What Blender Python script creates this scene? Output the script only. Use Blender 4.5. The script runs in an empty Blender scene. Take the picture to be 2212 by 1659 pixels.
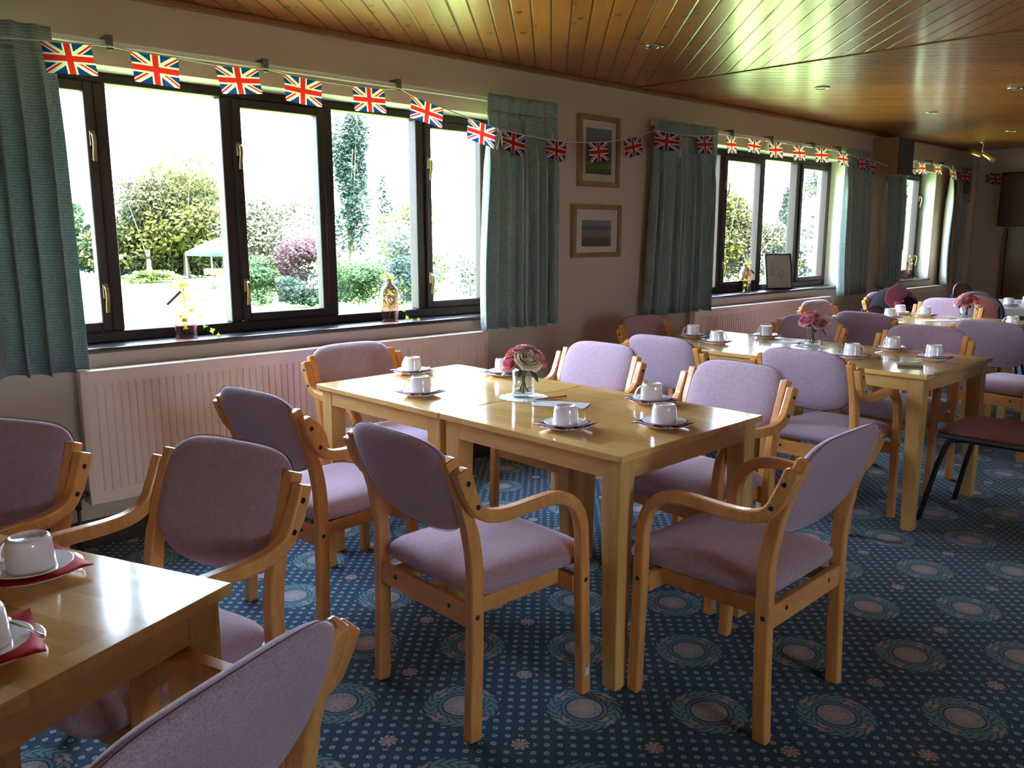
import bpy, bmesh, math, random
from mathutils import Vector, Matrix
random.seed(7)
S = bpy.context.scene
COL = S.collection
PI = math.pi
D = 3.883          # inner face of the window wall (room side)
# ------------------------------------------------------------------ camera
cam_d = bpy.data.cameras.new('camera'); cam = bpy.data.objects.new('camera', cam_d); COL.objects.link(cam)
_f, _yaw, _pit, _rol, _h = 1781.8, math.radians(42.41), math.radians(10.13), math.radians(-0.04), 1.371
fw = Vector((math.sin(_yaw)*math.cos(_pit), math.cos(_yaw)*math.cos(_pit), -math.sin(_pit)))
rt = Vector((math.cos(_yaw), -math.sin(_yaw), 0)); up = rt.cross(fw)
r2 = rt*math.cos(_rol)+up*math.sin(_rol); u2 = -rt*math.sin(_rol)+up*math.cos(_rol)
M = Matrix((r2, u2, -fw)).transposed().to_4x4(); M.translation = Vector((0, 0, _h))
cam.matrix_world = M
cam_d.sensor_fit = 'HORIZONTAL'; cam_d.sensor_width = 36; cam_d.lens = _f/2212*36
cam_d.clip_start = .02; cam_d.clip_end = 400
S.camera = cam
# ------------------------------------------------------------------ view + world + sun
S.view_settings.view_transform = 'Standard'; S.view_settings.look = 'None'
S.view_settings.exposure = 3.5; S.view_settings.gamma = 1.0
try: S.view_settings.use_curve_mapping = False
except Exception: pass
S.cycles.use_denoising = True
S.cycles.max_bounces = 10; S.cycles.diffuse_bounces = 6; S.cycles.glossy_bounces = 4
S.cycles.transparent_max_bounces = 16; S.cycles.transmission_bounces = 8
S.cycles.sample_clamp_indirect = 8.0
S.cycles.caustics_reflective = False; S.cycles.caustics_refractive = False
W = bpy.data.worlds.new('world'); S.world = W; W.use_nodes = True
bg = W.node_tree.nodes['Background']
wn = W.node_tree
tc = wn.nodes.new('ShaderNodeTexCoord'); sx = wn.nodes.new('ShaderNodeSeparateXYZ'); rp = wn.nodes.new('ShaderNodeValToRGB')
wn.links.new(tc.outputs['Generated'], sx.inputs[0]); wn.links.new(sx.outputs[2], rp.inputs[0])
rp.color_ramp.elements[0].position = 0; rp.color_ramp.elements[0].color = (.73, .85, 1, 1)
rp.color_ramp.elements[1].position = .8; rp.color_ramp.elements[1].color = (.50, .68, 1, 1)
wn.links.new(rp.outputs[0], bg.inputs[0]); bg.inputs[1].default_value = 3.0
sun_d = bpy.data.lights.new('sun', 'SUN'); sun = bpy.data.objects.new('sun', sun_d); COL.objects.link(sun)
sun_d.energy = 6; sun_d.angle = .03; sun_d.color = (1, .95, .86)
sun.rotation_euler = Vector((.35, .62, -.95)).to_track_quat('-Z', 'Y').to_euler()
# ------------------------------------------------------------------ node helpers
class NT:
    def __init__(s, name):
        s.m = bpy.data.materials.new(name); s.m.use_nodes = True; s.t = s.m.node_tree
        s.p = s.t.nodes['Principled BSDF']; s.out = s.t.nodes['Material Output']
    def n(s, typ, **kw):
        x = s.t.nodes.new(typ)
        for k, v in kw.items():
            if k[0] == '_': setattr(x, k[1:], v)
        return x
    def link(s, a, b): s.t.links.new(a, b)
    def setin(s, sock, v):
        if hasattr(v, 'is_output'): s.link(v, sock)
        else: sock.default_value = v
    def math(s, op, a, b=0.0, c=None):
        x = s.t.nodes.new('ShaderNodeMath'); x.operation = op; s.setin(x.inputs[0], a)
        if x.inputs[1].enabled or True: s.setin(x.inputs[1], b)
        if c is not None: s.setin(x.inputs[2], c)
        return x.outputs[0]
    def coord(s, kind='Object'):
        return s.t.nodes.new('ShaderNodeTexCoord').outputs[kind]
    def sep(s, v):
        x = s.t.nodes.new('ShaderNodeSeparateXYZ'); s.setin(x.inputs[0], v); return x.outputs
    def comb(s, a, b, c):
        x = s.t.nodes.new('ShaderNodeCombineXYZ')
        for i, v in enumerate((a, b, c)): s.setin(x.inputs[i], v)
        return x.outputs[0]
    def noise(s, vec, scale, detail=3, rough=.5, dim='3D'):
        x = s.t.nodes.new('ShaderNodeTexNoise'); x.noise_dimensions = dim
        if vec is not None: s.link(vec, x.inputs['Vector'])
        x.inputs['Scale'].default_value = scale; x.inputs['Detail'].default_value = detail; x.inputs['Roughness'].default_value = rough
        return x.outputs['Fac']
    def white(s, vec):
        x = s.t.nodes.new('ShaderNodeTexWhiteNoise'); s.link(vec, x.inputs['Vector']); return x.outputs['Value']
    def ramp(s, f, stops):
        x = s.t.nodes.new('ShaderNodeValToRGB'); s.setin(x.inputs[0], f); cr = x.color_ramp
        while len(cr.elements) < len(stops): cr.elements.new(.5)
        for e, (p, c) in zip(cr.elements, stops):
            e.position = p; e.color = (c[0], c[1], c[2], 1)
        return x.outputs[0]
    def mix(s, f, a, b, mode='MIX'):
        x = s.t.nodes.new('ShaderNodeMix'); x.data_type = 'RGBA'; x.blend_type = mode
        s.setin(x.inputs[0], f)
        for i, v in ((6, a), (7, b)):
            if isinstance(v, tuple): x.inputs[i].default_value = (v[0], v[1], v[2], 1)
            else: s.link(v, x.inputs[i])
        return x.outputs[2]
    def mapv(s, v, scale=(1, 1, 1), rot=(0, 0, 0), loc=(0, 0, 0)):
        x = s.t.nodes.new('ShaderNodeMapping'); s.link(v, x.inputs[0])
        x.inputs['Scale'].default_value = scale; x.inputs['Rotation'].default_value = rot; x.inputs['Location'].default_value = loc
        return x.outputs[0]
    def bump(s, h, strength=.3, dist=.002):
        x = s.t.nodes.new('ShaderNodeBump'); s.setin(x.inputs['Height'], h)
        x.inputs['Strength'].default_value = strength; x.inputs['Distance'].default_value = dist
        s.link(x.outputs[0], s.p.inputs['Normal'])
    def base(s, v):
        if isinstance(v, tuple): s.p.inputs['Base Color'].default_value = (v[0], v[1], v[2], 1)
        else: s.link(v, s.p.inputs['Base Color'])
        return s
    def rough(s, v, spec=None, coat=None):
        s.setin(s.p.inputs['Roughness'], v)
        if spec is not None: s.p.inputs['Specular IOR Level'].default_value = spec
        if coat is not None: s.p.inputs['Coat Weight'].default_value = coat; s.p.inputs['Coat Roughness'].default_value = .12
        return s

def plain(name, col, rough=.6, spec=.5, metal=0, var=.08, scale=12):
    t = NT(name); f = t.noise(t.coord(), scale, 4)
    a = tuple(c*(1-var) for c in col); b = tuple(min(1, c*(1+var)) for c in col)
    t.base(t.mix(f, a, b)); t.rough(rough, spec); t.p.inputs['Metallic'].default_value = metal
    return t.m

def wood(name, c1, c2, rough=.3, scale=(1, 1, 1), gs=9, coat=.3, bmp=.1):
    """grain runs along the direction with the small scale"""
    t = NT(name); v = t.mapv(t.coord(), scale)
    info = t.n('ShaderNodeObjectInfo').outputs['Random']
    off = t.n('ShaderNodeVectorMath', _operation='ADD'); t.link(v, off.inputs[0]); t.link(t.comb(t.math('MULTIPLY', info, 7), info, t.math('MULTIPLY', info, 3)), off.inputs[1])
    v = off.outputs[0]
    a = t.noise(v, gs, 5, .6); b = t.noise(v, gs*6, 3, .6)
    f = t.math('ADD', t.math('MULTIPLY', a, .7), t.math('MULTIPLY', b, .3))
    t.base(t.ramp(f, [(.3, c1), (.7, c2)])); t.rough(t.math('ADD', rough, t.math('MULTIPLY', b, .1)), .5, coat)
    if bmp: t.bump(b, bmp, .001)
    return t.m

# ------------------------------------------------------------------ materials
m_beech = wood('varnished_beech', (.58, .24, .06), (.84, .40, .115), .30, (14, 14, 3), 1.6, .35)
m_beech_h = wood('varnished_beech_rail', (.58, .24, .06), (.82, .385, .108), .30, (3, 14, 14), 1.6, .35)
def table_mat():
    t = NT('rubberwood_top'); v = t.coord(); x, y, z = t.sep(v)
    info = t.n('ShaderNodeObjectInfo').outputs['Random']
    row = t.math('FLOOR', t.math('DIVIDE', x, .085))
    r1 = t.white(t.comb(row, info, 0))
    yy = t.math('ADD', y, t.math('MULTIPLY', r1, .7))
    blk = t.math('FLOOR', t.math('DIVIDE', yy, .36))
    r2_ = t.white(t.comb(row, blk, 3.3))
    v2 = t.comb(t.math('ADD', t.math('MULTIPLY', x, 22), t.math('MULTIPLY', r2_, 30)), t.math('ADD', t.math('MULTIPLY', y, 2.2), t.math('MULTIPLY', r2_, 9)), 0)
    g = t.noise(v2, 1.4, 4, .6)
    c = t.ramp(t.math('ADD', t.math('MULTIPLY', g, .65), t.math('MULTIPLY', r2_, .35)), [(.25, (.60, .33, .08)), (.75, (.86, .56, .19))])
    t.base(c); t.rough(t.math('ADD', .09, t.math('MULTIPLY', g, .09)), .6, .3); t.bump(g, .02, .0006)
    return t.m
m_ttop = table_mat()
m_tleg = wood('rubberwood_leg', (.55, .30, .08), (.78, .48, .165), .33, (12, 12, 1.5), 2, .2)
def fabric(name, c1, c2, sheen=.5):
    t = NT(name); v = t.coord(); x, y, z = t.sep(v)
    a = t.noise(v, 420, 2); b = t.noise(v, 60, 4)
    f = t.math('ADD', t.math('MULTIPLY', a, .85), t.math('MULTIPLY', b, .15))
    t.base(t.ramp(f, [(.3, c1), (.7, c2)])); t.rough(.95, .2)
    t.p.inputs['Sheen Weight'].default_value = sheen; t.p.inputs['Sheen Roughness'].default_value = .5
    t.p.inputs['Sheen Tint'].default_value = (.8, .75, .85, 1)
    t.bump(a, .35, .0015); return t.m
m_fab = fabric('mauve_wool_fabric', (.27, .170, .215), (.55, .385, .475), .7)
m_piping = plain('dark_seam', (.07, .045, .06), .9, .2)
m_fab_red = fabric('brick_red_fabric', (.20, .065, .05), (.32, .11, .08), .2)
m_bolt = plain('black_bolt', (.01, .01, .01), .35, .5)
m_steel = plain('dark_steel_tube', (.035, .04, .045), .35, .6, .6)
m_edge = plain('grey_rubber_edge', (.06, .07, .075), .5)
m_wall = None
t = NT('magnolia_wall'); n_ = t.noise(t.coord(), 1.3, 3); n2 = t.noise(t.coord(), 160, 2)
t.base(t.mix(n_, (.56, .445, .35), (.61, .49, .39))); t.rough(.85, .25); t.bump(n2, .12, .001); m_wall = t.m
m_reveal = plain('painted_reveal', (.72, .70, .60), .6, .3, 0, .04)
m_white = plain('white_gloss_paint', (.75, .73, .68), .35, .5, 0, .04)
m_rad = plain('radiator_enamel', (.84, .68, .58), .4, .4, 0, .03)
m_skirt = plain('dark_skirting', (.035, .02, .014), .4, .5)
m_frame = wood('dark_stained_frame', (.016, .007, .006), (.030, .013, .011), .5, (4, 4, 4), 2, .0, 0)
m_frame.node_tree.nodes['Principled BSDF'].inputs['Specular IOR Level'].default_value = .3
m_sill = wood('dark_stained_sill', (.012, .006, .006), (.026, .012, .012), .25, (2, 10, 10), 2, .3, 0)
m_brass = plain('brass', (.26, .19, .085), .35, .5, 1.0, .08)
m_rail = plain('white_plastic_rail', (.74, .72, .68), .4, .5, 0, .02)
m_brk = plain('grey_bracket', (.13, .125, .12), .4, .4)
m_pipe = plain('copper_grey_pipe', (.10, .09, .085), .35, .5, .5)
# curtain cloth with fine horizontal weave
t = NT('teal_curtain_cloth'); x, y, z = t.sep(t.coord())
w1 = t.math('SINE', t.math('MULTIPLY', z, 520)); nz = t.noise(t.coord(), 90, 3)
f = t.math('ADD', t.math('MULTIPLY', w1, .18), nz)
t.base(t.ramp(f, [(.3, (.22, .295, .295)), (.75, (.42, .52, .50))])); t.rough(.9, .2)
t.p.inputs['Sheen Weight'].default_value = .3; t.bump(w1, .2, .001)
_tr = t.n('ShaderNodeBsdfTranslucent'); _tr.inputs[0].default_value = (.30, .42, .38, 1); _mx = t.n('ShaderNodeMixShader'); _mx.inputs[0].default_value = .18
t.link(t.p.outputs[0], _mx.inputs[1]); t.link(_tr.outputs[0], _mx.inputs[2]); t.link(_mx.outputs[0], t.out.inputs[0]); m_curt = t.m
t = NT('cream_lining'); t.base((.80, .76, .66)); t.rough(.9, .2)
_tr = t.n('ShaderNodeBsdfTranslucent'); _tr.inputs[0].default_value = (.9, .85, .72, 1); _mx = t.n('ShaderNodeMixShader'); _mx.inputs[0].default_value = .5
t.link(t.p.outputs[0], _mx.inputs[1]); t.link(_tr.outputs[0], _mx.inputs[2]); t.link(_mx.outputs[0], t.out.inputs[0]); m_lining = t.m
t = NT('orange_lining_edge'); t.base((.55, .22, .08)); t.rough(.9, .2); m_orange = t.m
# glass: clear pane, mostly straight through with a mirror share
def glass(name, tint=(1, 1, 1), f0=.04, edge=0, p=5.0):
    t = NT(name); t.t.nodes.remove(t.p)
    tr = t.n('ShaderNodeBsdfTransparent'); gl = t.n('ShaderNodeBsdfGlossy'); gl.inputs['Roughness'].default_value = .02
    lw = t.n('ShaderNodeLayerWeight'); lw.inputs[0].default_value = .5; fc = lw.outputs['Facing']
    k = t.math('ADD', f0, t.math('MULTIPLY', t.math('POWER', fc, p), 1-f0))
    mx = t.n('ShaderNodeMixShader'); t.link(k, mx.inputs[0]); t.link(tr.outputs[0], mx.inputs[1]); t.link(gl.outputs[0], mx.inputs[2])
    e = tuple(c*(1-edge) for c in tint)
    t.link(t.ramp(t.math('POWER', fc, 2.0), [(0, tint), (1, e)]), tr.inputs[0])
    t.link(mx.outputs[0], t.out.inputs[0]); return t.m
m_pane = glass('window_glass', (.985, .99, .985), .003)
m_pink = glass('pink_glass', (.88, .71, .69), .04, .35)
m_clear = glass('clear_glass', (.97, .98, .97), .05, .3)
m_water = glass('water', (.95, .97, .96), .03, .1)
m_picglass = glass('picture_glass', (.98, .98, .98), .045)
m_cup = plain('white_glazed_china', (.90, .89, .90), .12, .6, 0, .02)
m_cup.node_tree.nodes['Principled BSDF'].inputs['Coat Weight'].default_value = .5
m_paper = plain('white_paper', (.72, .75, .85), .7, .2, 0, .03)
m_doily = plain('white_lace_paper', (.82, .82, .84), .8, .2, 0, .03)
m_pencil = plain('orange_pencil', (.55, .2, .05), .4)
m_red = plain('red_paper', (.62, .03, .04), .7, .2)
m_cord = plain('white_cotton_tape', (.66, .62, .58), .9, .2)
m_leaf = plain('rose_leaf_green', (.05, .12, .035), .5, .4, 0, .3)
m_stem = plain('stem_green', (.06, .12, .03), .5, .4)
t = NT('ivy_leaf'); f = t.noise(t.coord(), 30, 3); t.base(t.ramp(f, [(.3, (.10, .26, .03)), (.7, (.30, .50, .08))])); t.rough(.45, .4)
_tr = t.n('ShaderNodeBsdfTranslucent'); _tr.inputs[0].default_value = (.38, .62, .06, 1); _mx = t.n('ShaderNodeMixShader'); _mx.inputs[0].default_value = .5
t.link(t.p.outputs[0], _mx.inputs[1]); t.link(_tr.outputs[0], _mx.inputs[2]); t.link(_mx.outputs[0], t.out.inputs[0]); m_ivy = t.m
def petal(name, a, b):
    t = NT(name); f = t.noise(t.coord(), 45, 3); t.base(t.ramp(f, [(.35, a), (.65, b)])); t.rough(.6, .3)
    tr = t.n('ShaderNodeBsdfTranslucent'); t.link(t.p.inputs['Base Color'].links[0].from_socket, tr.inputs[0]); mx = t.n('ShaderNodeMixShader'); mx.inputs[0].default_value = .42
    t.link(t.p.outputs[0], mx.inputs[1]); t.link(tr.outputs[0], mx.inputs[2]); t.link(mx.outputs[0], t.out.inputs[0]); return t.m
m_pinkp = petal('pink_petals', (.85, .28, .38), (.92, .50, .58))
m_palep = petal('pale_pink_petals', (.80, .42, .45), (.88, .62, .62))
m_cream = petal('cream_petals', (.90, .85, .72), (.94, .91, .82))
m_coral = petal('coral_petals', (.80, .25, .20), (.86, .42, .34))
m_oak = wood('oak_picture_frame', (.22, .12, .05), (.36, .21, .10), .45, (6, 6, 6), 2, .05)
m_mat = plain('cream_mount', (.66, .60, .52), .8, .2, 0, .02)
m_black = plain('black_frame', (.015, .017, .02), .35, .5)
m_tag = plain('grey_tag', (.10, .10, .10), .5)
m_coatr = fabric('dark_red_cloth', (.12, .008, .012), (.2, .02, .03), .2)
m_coatb = fabric('black_cloth', (.006, .006, .007), (.014, .013, .014), .1)
m_bluegrey = fabric('blue_grey_cloth', (.12, .16, .2), (.3, .34, .38), .1)
m_spkwood = wood('speaker_veneer', (.28, .15, .07), (.38, .22, .11), .5, (3, 3, 3), 2, 0)
m_brass2 = plain('bright_brass', (.75, .55, .25), .3, .5, 1.0, .08)
m_grille = plain('dark_grey_grille', (.05, .055, .065), .7)
m_vent = plain('pale_plastic', (.36, .35, .29), .5); m_ventd = plain('grey_panel', (.12, .13, .11), .5)
m_dbrown = wood('dark_brown_cupboard', (.05, .018, .014), (.085, .03, .022), .75, (3, 3, 3), 2, 0)
m_obrown = wood('orange_brown_door', (.10, .045, .015), (.15, .07, .025), .5, (8, 8, 1), 2, .2)
m_chrome = plain('chrome', (.7, .7, .7), .15, .5, 1, .02)
m_lampglass = plain('lamp_diffuser', (.7, .68, .6), .3)
m_wtable = plain('white_laminate', (.72, .68, .66), .3, .5, 0, .02)

# union flag in UV space (u 0..1, v 0..1)
def union_mat(name):
    t = NT(name); uv = t.coord('UV'); u, v, _ = t.sep(uv)
    X = t.math('MULTIPLY', t.math('SUBTRACT', u, .5), 60); Y = t.math('MULTIPLY', t.math('SUBTRACT', v, .5), 30)
    k = 1/math.sqrt(1125)
    d1 = t.math('MULTIPLY', t.math('SUBTRACT', t.math('MULTIPLY', X, 15), t.math('MULTIPLY', Y, 30)), k)
    d2 = t.math('MULTIPLY', t.math('ADD', t.math('MULTIPLY', X, 15), t.math('MULTIPLY', Y, 30)), k)
    a1 = t.math('ABSOLUTE', d1); a2 = t.math('ABSOLUTE', d2)
    wd = t.math('MAXIMUM', t.math('LESS_THAN', a1, 3.2), t.math('LESS_THAN', a2, 3.2))
    sgx = t.math('SIGN', X)
    e1 = t.math('MULTIPLY', d1, sgx); e2 = t.math('MULTIPLY', d2, sgx)
    r1 = t.math('MULTIPLY', t.math('GREATER_THAN', e1, 0), t.math('LESS_THAN', e1, 2.0))
    r2_ = t.math('MULTIPLY', t.math('GREATER_THAN', t.math('MULTIPLY', e2, -1), -2.0), t.math('LESS_THAN', t.math('MULTIPLY', e2, -1), 0))
    rd = t.math('MAXIMUM', r1, r2_)
    ax = t.math('ABSOLUTE', X); ay = t.math('ABSOLUTE', Y)
    wc = t.math('MAXIMUM', t.math('LESS_THAN', ax, 6.2), t.math('LESS_THAN', ay, 4.6))
    rc = t.math('MAXIMUM', t.math('LESS_THAN', ax, 3.9), t.math('LESS_THAN', ay, 2.8))
    white = (.78, .76, .74); red = (.66, .02, .025); blue = (.012, .035, .22)
    c = t.mix(wd, blue, white); c = t.mix(rd, c, red); c = t.mix(wc, c, white); c = t.mix(rc, c, red)
    t.base(c); t.rough(.8, .2)
    tr = t.n('ShaderNodeBsdfTranslucent'); t.link(c, tr.inputs[0]); mx = t.n('ShaderNodeMixShader'); mx.inputs[0].default_value = .45
    t.link(t.p.outputs[0], mx.inputs[1]); t.link(tr.outputs[0], mx.inputs[2]); t.link(mx.outputs[0], t.out.inputs[0])
    return t.m
m_flag = union_mat('union_flag_print')

# carpet: medallions and small flowers on a 0.26 m lattice, fine dots between
def carpet():
    t = NT('patterned_carpet'); x, y, z = t.sep(t.coord())
    wob = t.noise(t.coord(), 260, 2); wob = t.math('MULTIPLY', t.math('SUBTRACT', wob, .5), .006)
    x = t.math('ADD', x, wob); y = t.math('SUBTRACT', y, wob)
    P = .2585
    gx = t.math('DIVIDE', t.math('SUBTRACT', x, 1.66), P); gy = t.math('DIVIDE', t.math('SUBTRACT', y, 1.502), P)
    ix = t.math('ROUND', gx); iy = t.math('ROUND', gy)
    lx = t.math('MULTIPLY', t.math('SUBTRACT', gx, ix), P); ly = t.math('MULTIPLY', t.math('SUBTRACT', gy, iy), P)
    par = t.math('ABSOLUTE', t.math('MODULO', t.math('ADD', ix, iy), 2))       # 0 medallion, 1 flower
    # medallions reach past their own cell: distance to nearest even lattice point
    def cell(ox, oy):
        dx = t.math('SUBTRACT', lx, ox*P); dy = t.math('SUBTRACT', ly, oy*P)
        return dx, dy, t.math('SQRT', t.math('ADD', t.math('MULTIPLY', dx, dx), t.math('MULTIPLY', dy, dy)))
    dx, dy, r = cell(0, 0)
    even = t.math('LESS_THAN', par, .5)
    ang = t.math('ARCTAN2', dy, dx)
    leaf = t.math('SINE', t.math('ADD', t.math('MULTIPLY', ang, 20), t.math('MULTIPLY', t.math('ABSOLUTE', t.math('SUBTRACT', r, .089)), 330)))
    leaf2 = t.math('SINE', t.math('MULTIPLY', r, 330))
    ringm = t.math('MULTIPLY', t.math('GREATER_THAN', r, .070), t.math('LESS_THAN', r, t.math('ADD', .108, t.math('MULTIPLY', leaf, .004))))
    ringc = t.mix(t.math('GREATER_THAN', t.math('ADD', leaf, t.math('MULTIPLY', leaf2, .15)), -.62), (.03, .09, .125), (.15, .285, .31))
    # four pink bows on the diagonals of the view axis
    bow = t.math('GREATER_THAN', t.math('COSINE', t.math('ADD', t.math('MULTIPLY', ang, 4), .0)), .80)
    bow = t.math('MULTIPLY', bow, t.math('GREATER_THAN', leaf2, -.2))
    ringc = t.mix(bow, ringc, (.52, .33, .30))
    line = t.math('MULTIPLY', t.math('GREATER_THAN', r, .058), t.math('LESS_THAN', r, .066))
    disc = t.math('LESS_THAN', r, .052)
    sp = t.noise(t.coord(), 180, 2)
    pet = t.math('SINE', t.math('MULTIPLY', ang, 8))
    dc = t.mix(t.math('GREATER_THAN', sp, .56), (.42, .38, .37), (.16, .19, .21))
    dc = t.mix(t.math('LESS_THAN', r, t.math('ADD', .026, t.math('MULTIPLY', pet, .009))), dc, (.50, .38, .36))
    base = t.mix(t.noise(t.coord(), 8, 3), (.018, .055, .100), (.026, .080, .138))
    med_area = t.math('MULTIPLY', even, t.math('LESS_THAN', r, .117))
    # small flower on odd cells
    pet8 = t.math('SINE', t.math('MULTIPLY', ang, 8))
    flo = t.math('MULTIPLY', t.math('SUBTRACT', 1, even), t.math('LESS_THAN', r, t.math('ADD', .025, t.math('MULTIPLY', pet8, .002))))
    flo_area = t.math('MULTIPLY', t.math('SUBTRACT', 1, even), t.math('LESS_THAN', r, .036))
    # dots
    q = P/10
    hx = t.math('DIVIDE', lx, q); hy = t.math('DIVIDE', ly, q)
    jx = t.math('ROUND', hx); jy = t.math('ROUND', hy)
    ex = t.math('SUBTRACT', hx, jx); ey = t.math('SUBTRACT', hy, jy)
    rr = t.math('SQRT', t.math('ADD', t.math('MULTIPLY', ex, ex), t.math('MULTIPLY', ey, ey)))
    dp = t.math('LESS_THAN', t.math('ABSOLUTE', t.math('MODULO', t.math('ADD', jx, jy), 2)), .5)
    dots = t.math('MULTIPLY', dp, t.math('MULTIPLY', t.math('LESS_THAN', rr, .32), t.math('GREATER_THAN', rr, .09)))
    c = t.mix(dots, base, (.38, .43, .43))
    c = t.mix(med_area, c, base); c = t.mix(flo_area, c, base)
    c = t.mix(t.math('MULTIPLY', even, ringm), c, ringc)
    c = t.mix(t.math('MULTIPLY', even, line), c, (.13, .24, .26))
    c = t.mix(t.math('MULTIPLY', even, disc), c, dc)
    flo = t.math('MULTIPLY', flo, t.math('MAXIMUM', t.math('GREATER_THAN', t.math('ABSOLUTE', t.math('SINE', t.math('MULTIPLY', ang, 4))), .38), t.math('LESS_THAN', r, .006)))
    c = t.mix(flo, c, (.56, .40, .37))
    pile = t.noise(t.coord(), 700, 2)
    c = t.mix(t.math('MULTIPLY', pile, .35), c, (.01, .015, .02))
    t.base(c); t.rough(1.0, .1); t.p.inputs['Sheen Weight'].default_value = .15
    t.bump(pile, .5, .003)
    return t.m
m_carpet = carpet()

# boarded ceiling, boards at 45 degrees meeting on a line square to the window wall
def ceiling(name, sign):
    t = NT(name); x, y, z = t.sep(t.coord())
    s = math.sqrt(.5)
    a = t.math('MULTIPLY', t.math('SUBTRACT' if sign > 0 else 'ADD', x, y), s)      # across the boards
    b = t.math('MULTIPLY', t.math('ADD' if sign > 0 else 'SUBTRACT', x, y), s)      # along the boards
    pw = .093
    g = t.math('DIVIDE', a, pw); i = t.math('FLOOR', g); fr = t.math('FRACT', g)
    rnd = t.white(t.comb(i, 1.7, 0)); rnd2 = t.white(t.comb(i, 9.1, 0))
    v = t.comb(t.math('ADD', t.math('MULTIPLY', a, 26), t.math('MULTIPLY', rnd, 40)), t.math('ADD', t.math('MULTIPLY', b, 1.6), t.math('MULTIPLY', rnd2, 20)), 0)
    gr = t.noise(v, 1.2, 5, .6)
    vk = t.comb(t.math('ADD', t.math('MULTIPLY', a, 1.6), t.math('MULTIPLY', rnd, 40)), t.math('ADD', t.math('MULTIPLY', b, 1.0), t.math('MULTIPLY', rnd2, 20)), 0)
    vor = t.n('ShaderNodeTexVoronoi'); t.link(vk, vor.inputs['Vector']); vor.inputs['Scale'].default_value = 7.0
    knot = t.math('LESS_THAN', vor.outputs['Distance'], .19)
    c = t.ramp(t.math('ADD', t.math('MULTIPLY', gr, .7), t.math('MULTIPLY', rnd, .3)), [(.25, (.30, .085, .020)), (.75, (.52, .17, .050))])
    c = t.mix(t.math('MULTIPLY', knot, .8), c, (.10, .035, .012))
    gv = t.math('MINIMUM', fr, t.math('SUBTRACT', 1, fr))
    groove = t.math('LESS_THAN', gv, .035)
    c = t.mix(groove, c, (.05, .02, .008))
    t.base(c); t.rough(.33, .5, .15)
    hgt = t.math('MINIMUM', t.math('MULTIPLY', gv, 12), 1)
    t.bump(t.math('ADD', hgt, t.math('MULTIPLY', gr, .1)), .6, .004)
    return t.m
m_ceilA = ceiling('ceiling_boards_a', 1); m_ceilB = ceiling('ceiling_boards_b', -1)

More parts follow.
